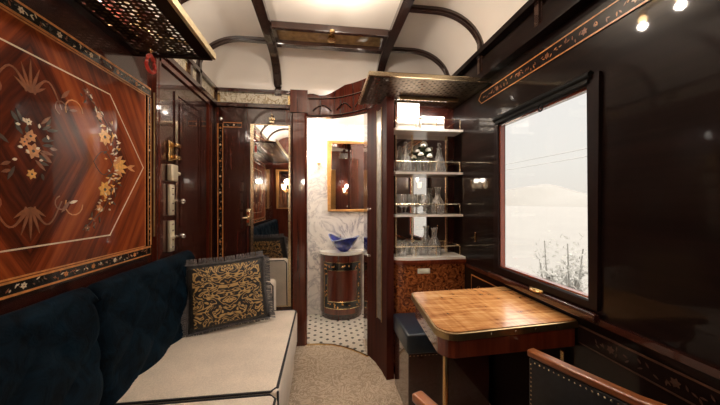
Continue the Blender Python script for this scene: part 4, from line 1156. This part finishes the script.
def bush(x, y, h, label, seed):
    t = thing('bush', label, 'bush', (x,y,-1.5)); r_ = random.Random(seed)
    b = MB(BUSHM); tips = []
    for k in range(9):
        a = r_.uniform(0, 6.28); p = Vector((x,y,-1.5)); q = p+Vector((math.cos(a)*.35*r_.random(), math.sin(a)*.35*r_.random(), h*r_.uniform(.5,1)))
        b.tube([p, (p+q)/2+Vector((0,.05,0)), q], .012, 5); tips += [p.lerp(q, s) for s in (.35,.5,.65,.8,.9,1)]
    obj('stems', b, t)
    b = MB(BUSHM)
    for tp_ in tips:
        for _ in range(9):
            u = Vector((r_.gauss(0,1), r_.gauss(0,1), r_.gauss(0,1))).normalized(); w = u.orthogonal().normalized()
            leafshape(b, tp_+Vector((r_.gauss(0,.10), r_.gauss(0,.10), r_.gauss(0,.12))), u, w, 0, 0, 0, .10, .045, 0, 0, .002)
    obj('foliage', b, t)
bush(4.6, 4.75, 2.15, 'taller hazy bush low at the near side of the window view', 1)
bush(4.9, 5.6, 1.85, 'lower hazy bush beside the taller one outside the window', 2)
WIRE = simple('grey_cable', (.32,.31,.30), .7)
for k, (z0, lab) in enumerate(((4.15,'upper overhead cable crossing the sky outside the window'), (3.75,'lower overhead cable crossing the sky outside the window'))):
    b = MB(WIRE); b.tube([(13, -10.2+45.4/9*i, z0 - .3*math.sin(PI*i/9)) for i in range(10)], .02, 5)
    tag(obj('overhead_cable', b), lab, 'cable')
for y in (-10.2, 35.2):
    b = MB(WIRE); b.tube([(13,y,-1.5), (13,y,4.6)], .10, 8); b.bar([(12.4,y,4.1), (13.6,y,4.1)], .08, .08)
    tag(obj('utility_pole', b), 'grey pole carrying the overhead cables at the %s end' % ('near' if y < 0 else 'far'), 'pole')

# ------------------------------------------------------------------ LIGHT
w = bpy.data.worlds.new('World'); C.world = w; w.use_nodes = True
nt = w.node_tree; bg = nt.nodes['Background']
tc = nt.nodes.new('ShaderNodeTexCoord'); sx_ = nt.nodes.new('ShaderNodeSeparateXYZ'); nt.links.new(tc.outputs['Generated'], sx_.inputs[0])
nt.links.new(ramp(nt, sx_.outputs[2], [(0,(.95,.88,.80)), (.12,(1,.96,.90)), (.33,(1,.98,.96)), (.50,(8,7.5,6.9))]), bg.inputs[0])
bg.inputs[1].default_value = 0.70
def light(name, kind, loc, power, col, size=.1, rot=None, **kw):
    l = bpy.data.lights.new(name, kind); l.energy = power; l.color = col
    if kind == 'AREA': l.size = size
    elif kind != 'SUN': l.shadow_soft_size = size
    o = bpy.data.objects.new(name, l); COL.objects.link(o); o.location = loc
    if rot: o.rotation_euler = rot
    for k, v in kw.items(): setattr(l, k, v)
    return o
WARM = (1,.86,.72)
o = light('added_shelf_light', 'AREA', (.70,1.846,1.845), 2.2, (1,.92,.84), .38, (math.radians(12),0,0)); o.data.shape = 'RECTANGLE'; o.data.size = .38; o.data.size_y = .02  # light of the lamp added over the shelves
for (x, y, z, a, c, p) in ((-.79,.62,1.885,.04,1.4,15), (.66,1.985,1.88,.45,.04,1.2)):
    o = light('added_uplight_light', 'AREA', (x,y,z), p, (1,.86,.73), a, (PI,0,0)); o.data.shape = 'RECTANGLE'; o.data.size = a; o.data.size_y = c  # upward light of the added rack lamps
for i, y in enumerate((1.28, 1.46)): light('ceiling_bulb_light', 'POINT', (.09,y,ZC-.125), 6, (1,.87,.74), .02)
light('sconce_light', 'POINT', (-.60,YF+.10,1.53), 3, WARM, .04)
light('sconce_light', 'POINT', (.55,YF+.10,1.53), 2, WARM, .04)  # light of the added second tulip pair
light('added_washroom_light', 'POINT', (-.20,2.76,1.93), 9, (1,.93,.84), .05)  # this and the next: added downlights in the washroom
light('added_washroom_light', 'POINT', (.70,2.70,1.93), 9, (1,.93,.84), .05)
light('washroom_sconce_light', 'POINT', (-.035,BY-.08,1.66), 1.2, WARM, .03)
pl = light('window_portal', 'AREA', (XR+.12,(WY0+WY1)/2,(WZ0+WZ1)/2), 1, (1,1,1), .6, (0,math.radians(90),0))
pl.data.shape = 'RECTANGLE'; pl.data.size = .9; pl.data.size_y = .65
try: pl.data.cycles.is_portal = True
except Exception: pass

# ------------------------------------------------------------------ CAMERA
cam = bpy.data.cameras.new('Camera'); co = bpy.data.objects.new('Camera', cam); COL.objects.link(co)
cam.sensor_width = 36; cam.lens = 36*290/720; cam.clip_start = .02; cam.clip_end = 600
co.location = (0,0,1.17); co.rotation_euler = (math.radians(90), 0, -math.atan(38/290))
C.camera = co
C.view_settings.view_transform = 'Standard'; C.view_settings.look = 'None'
C.view_settings.exposure = 0.5; C.view_settings.gamma = 1; C.view_settings.use_curve_mapping = False
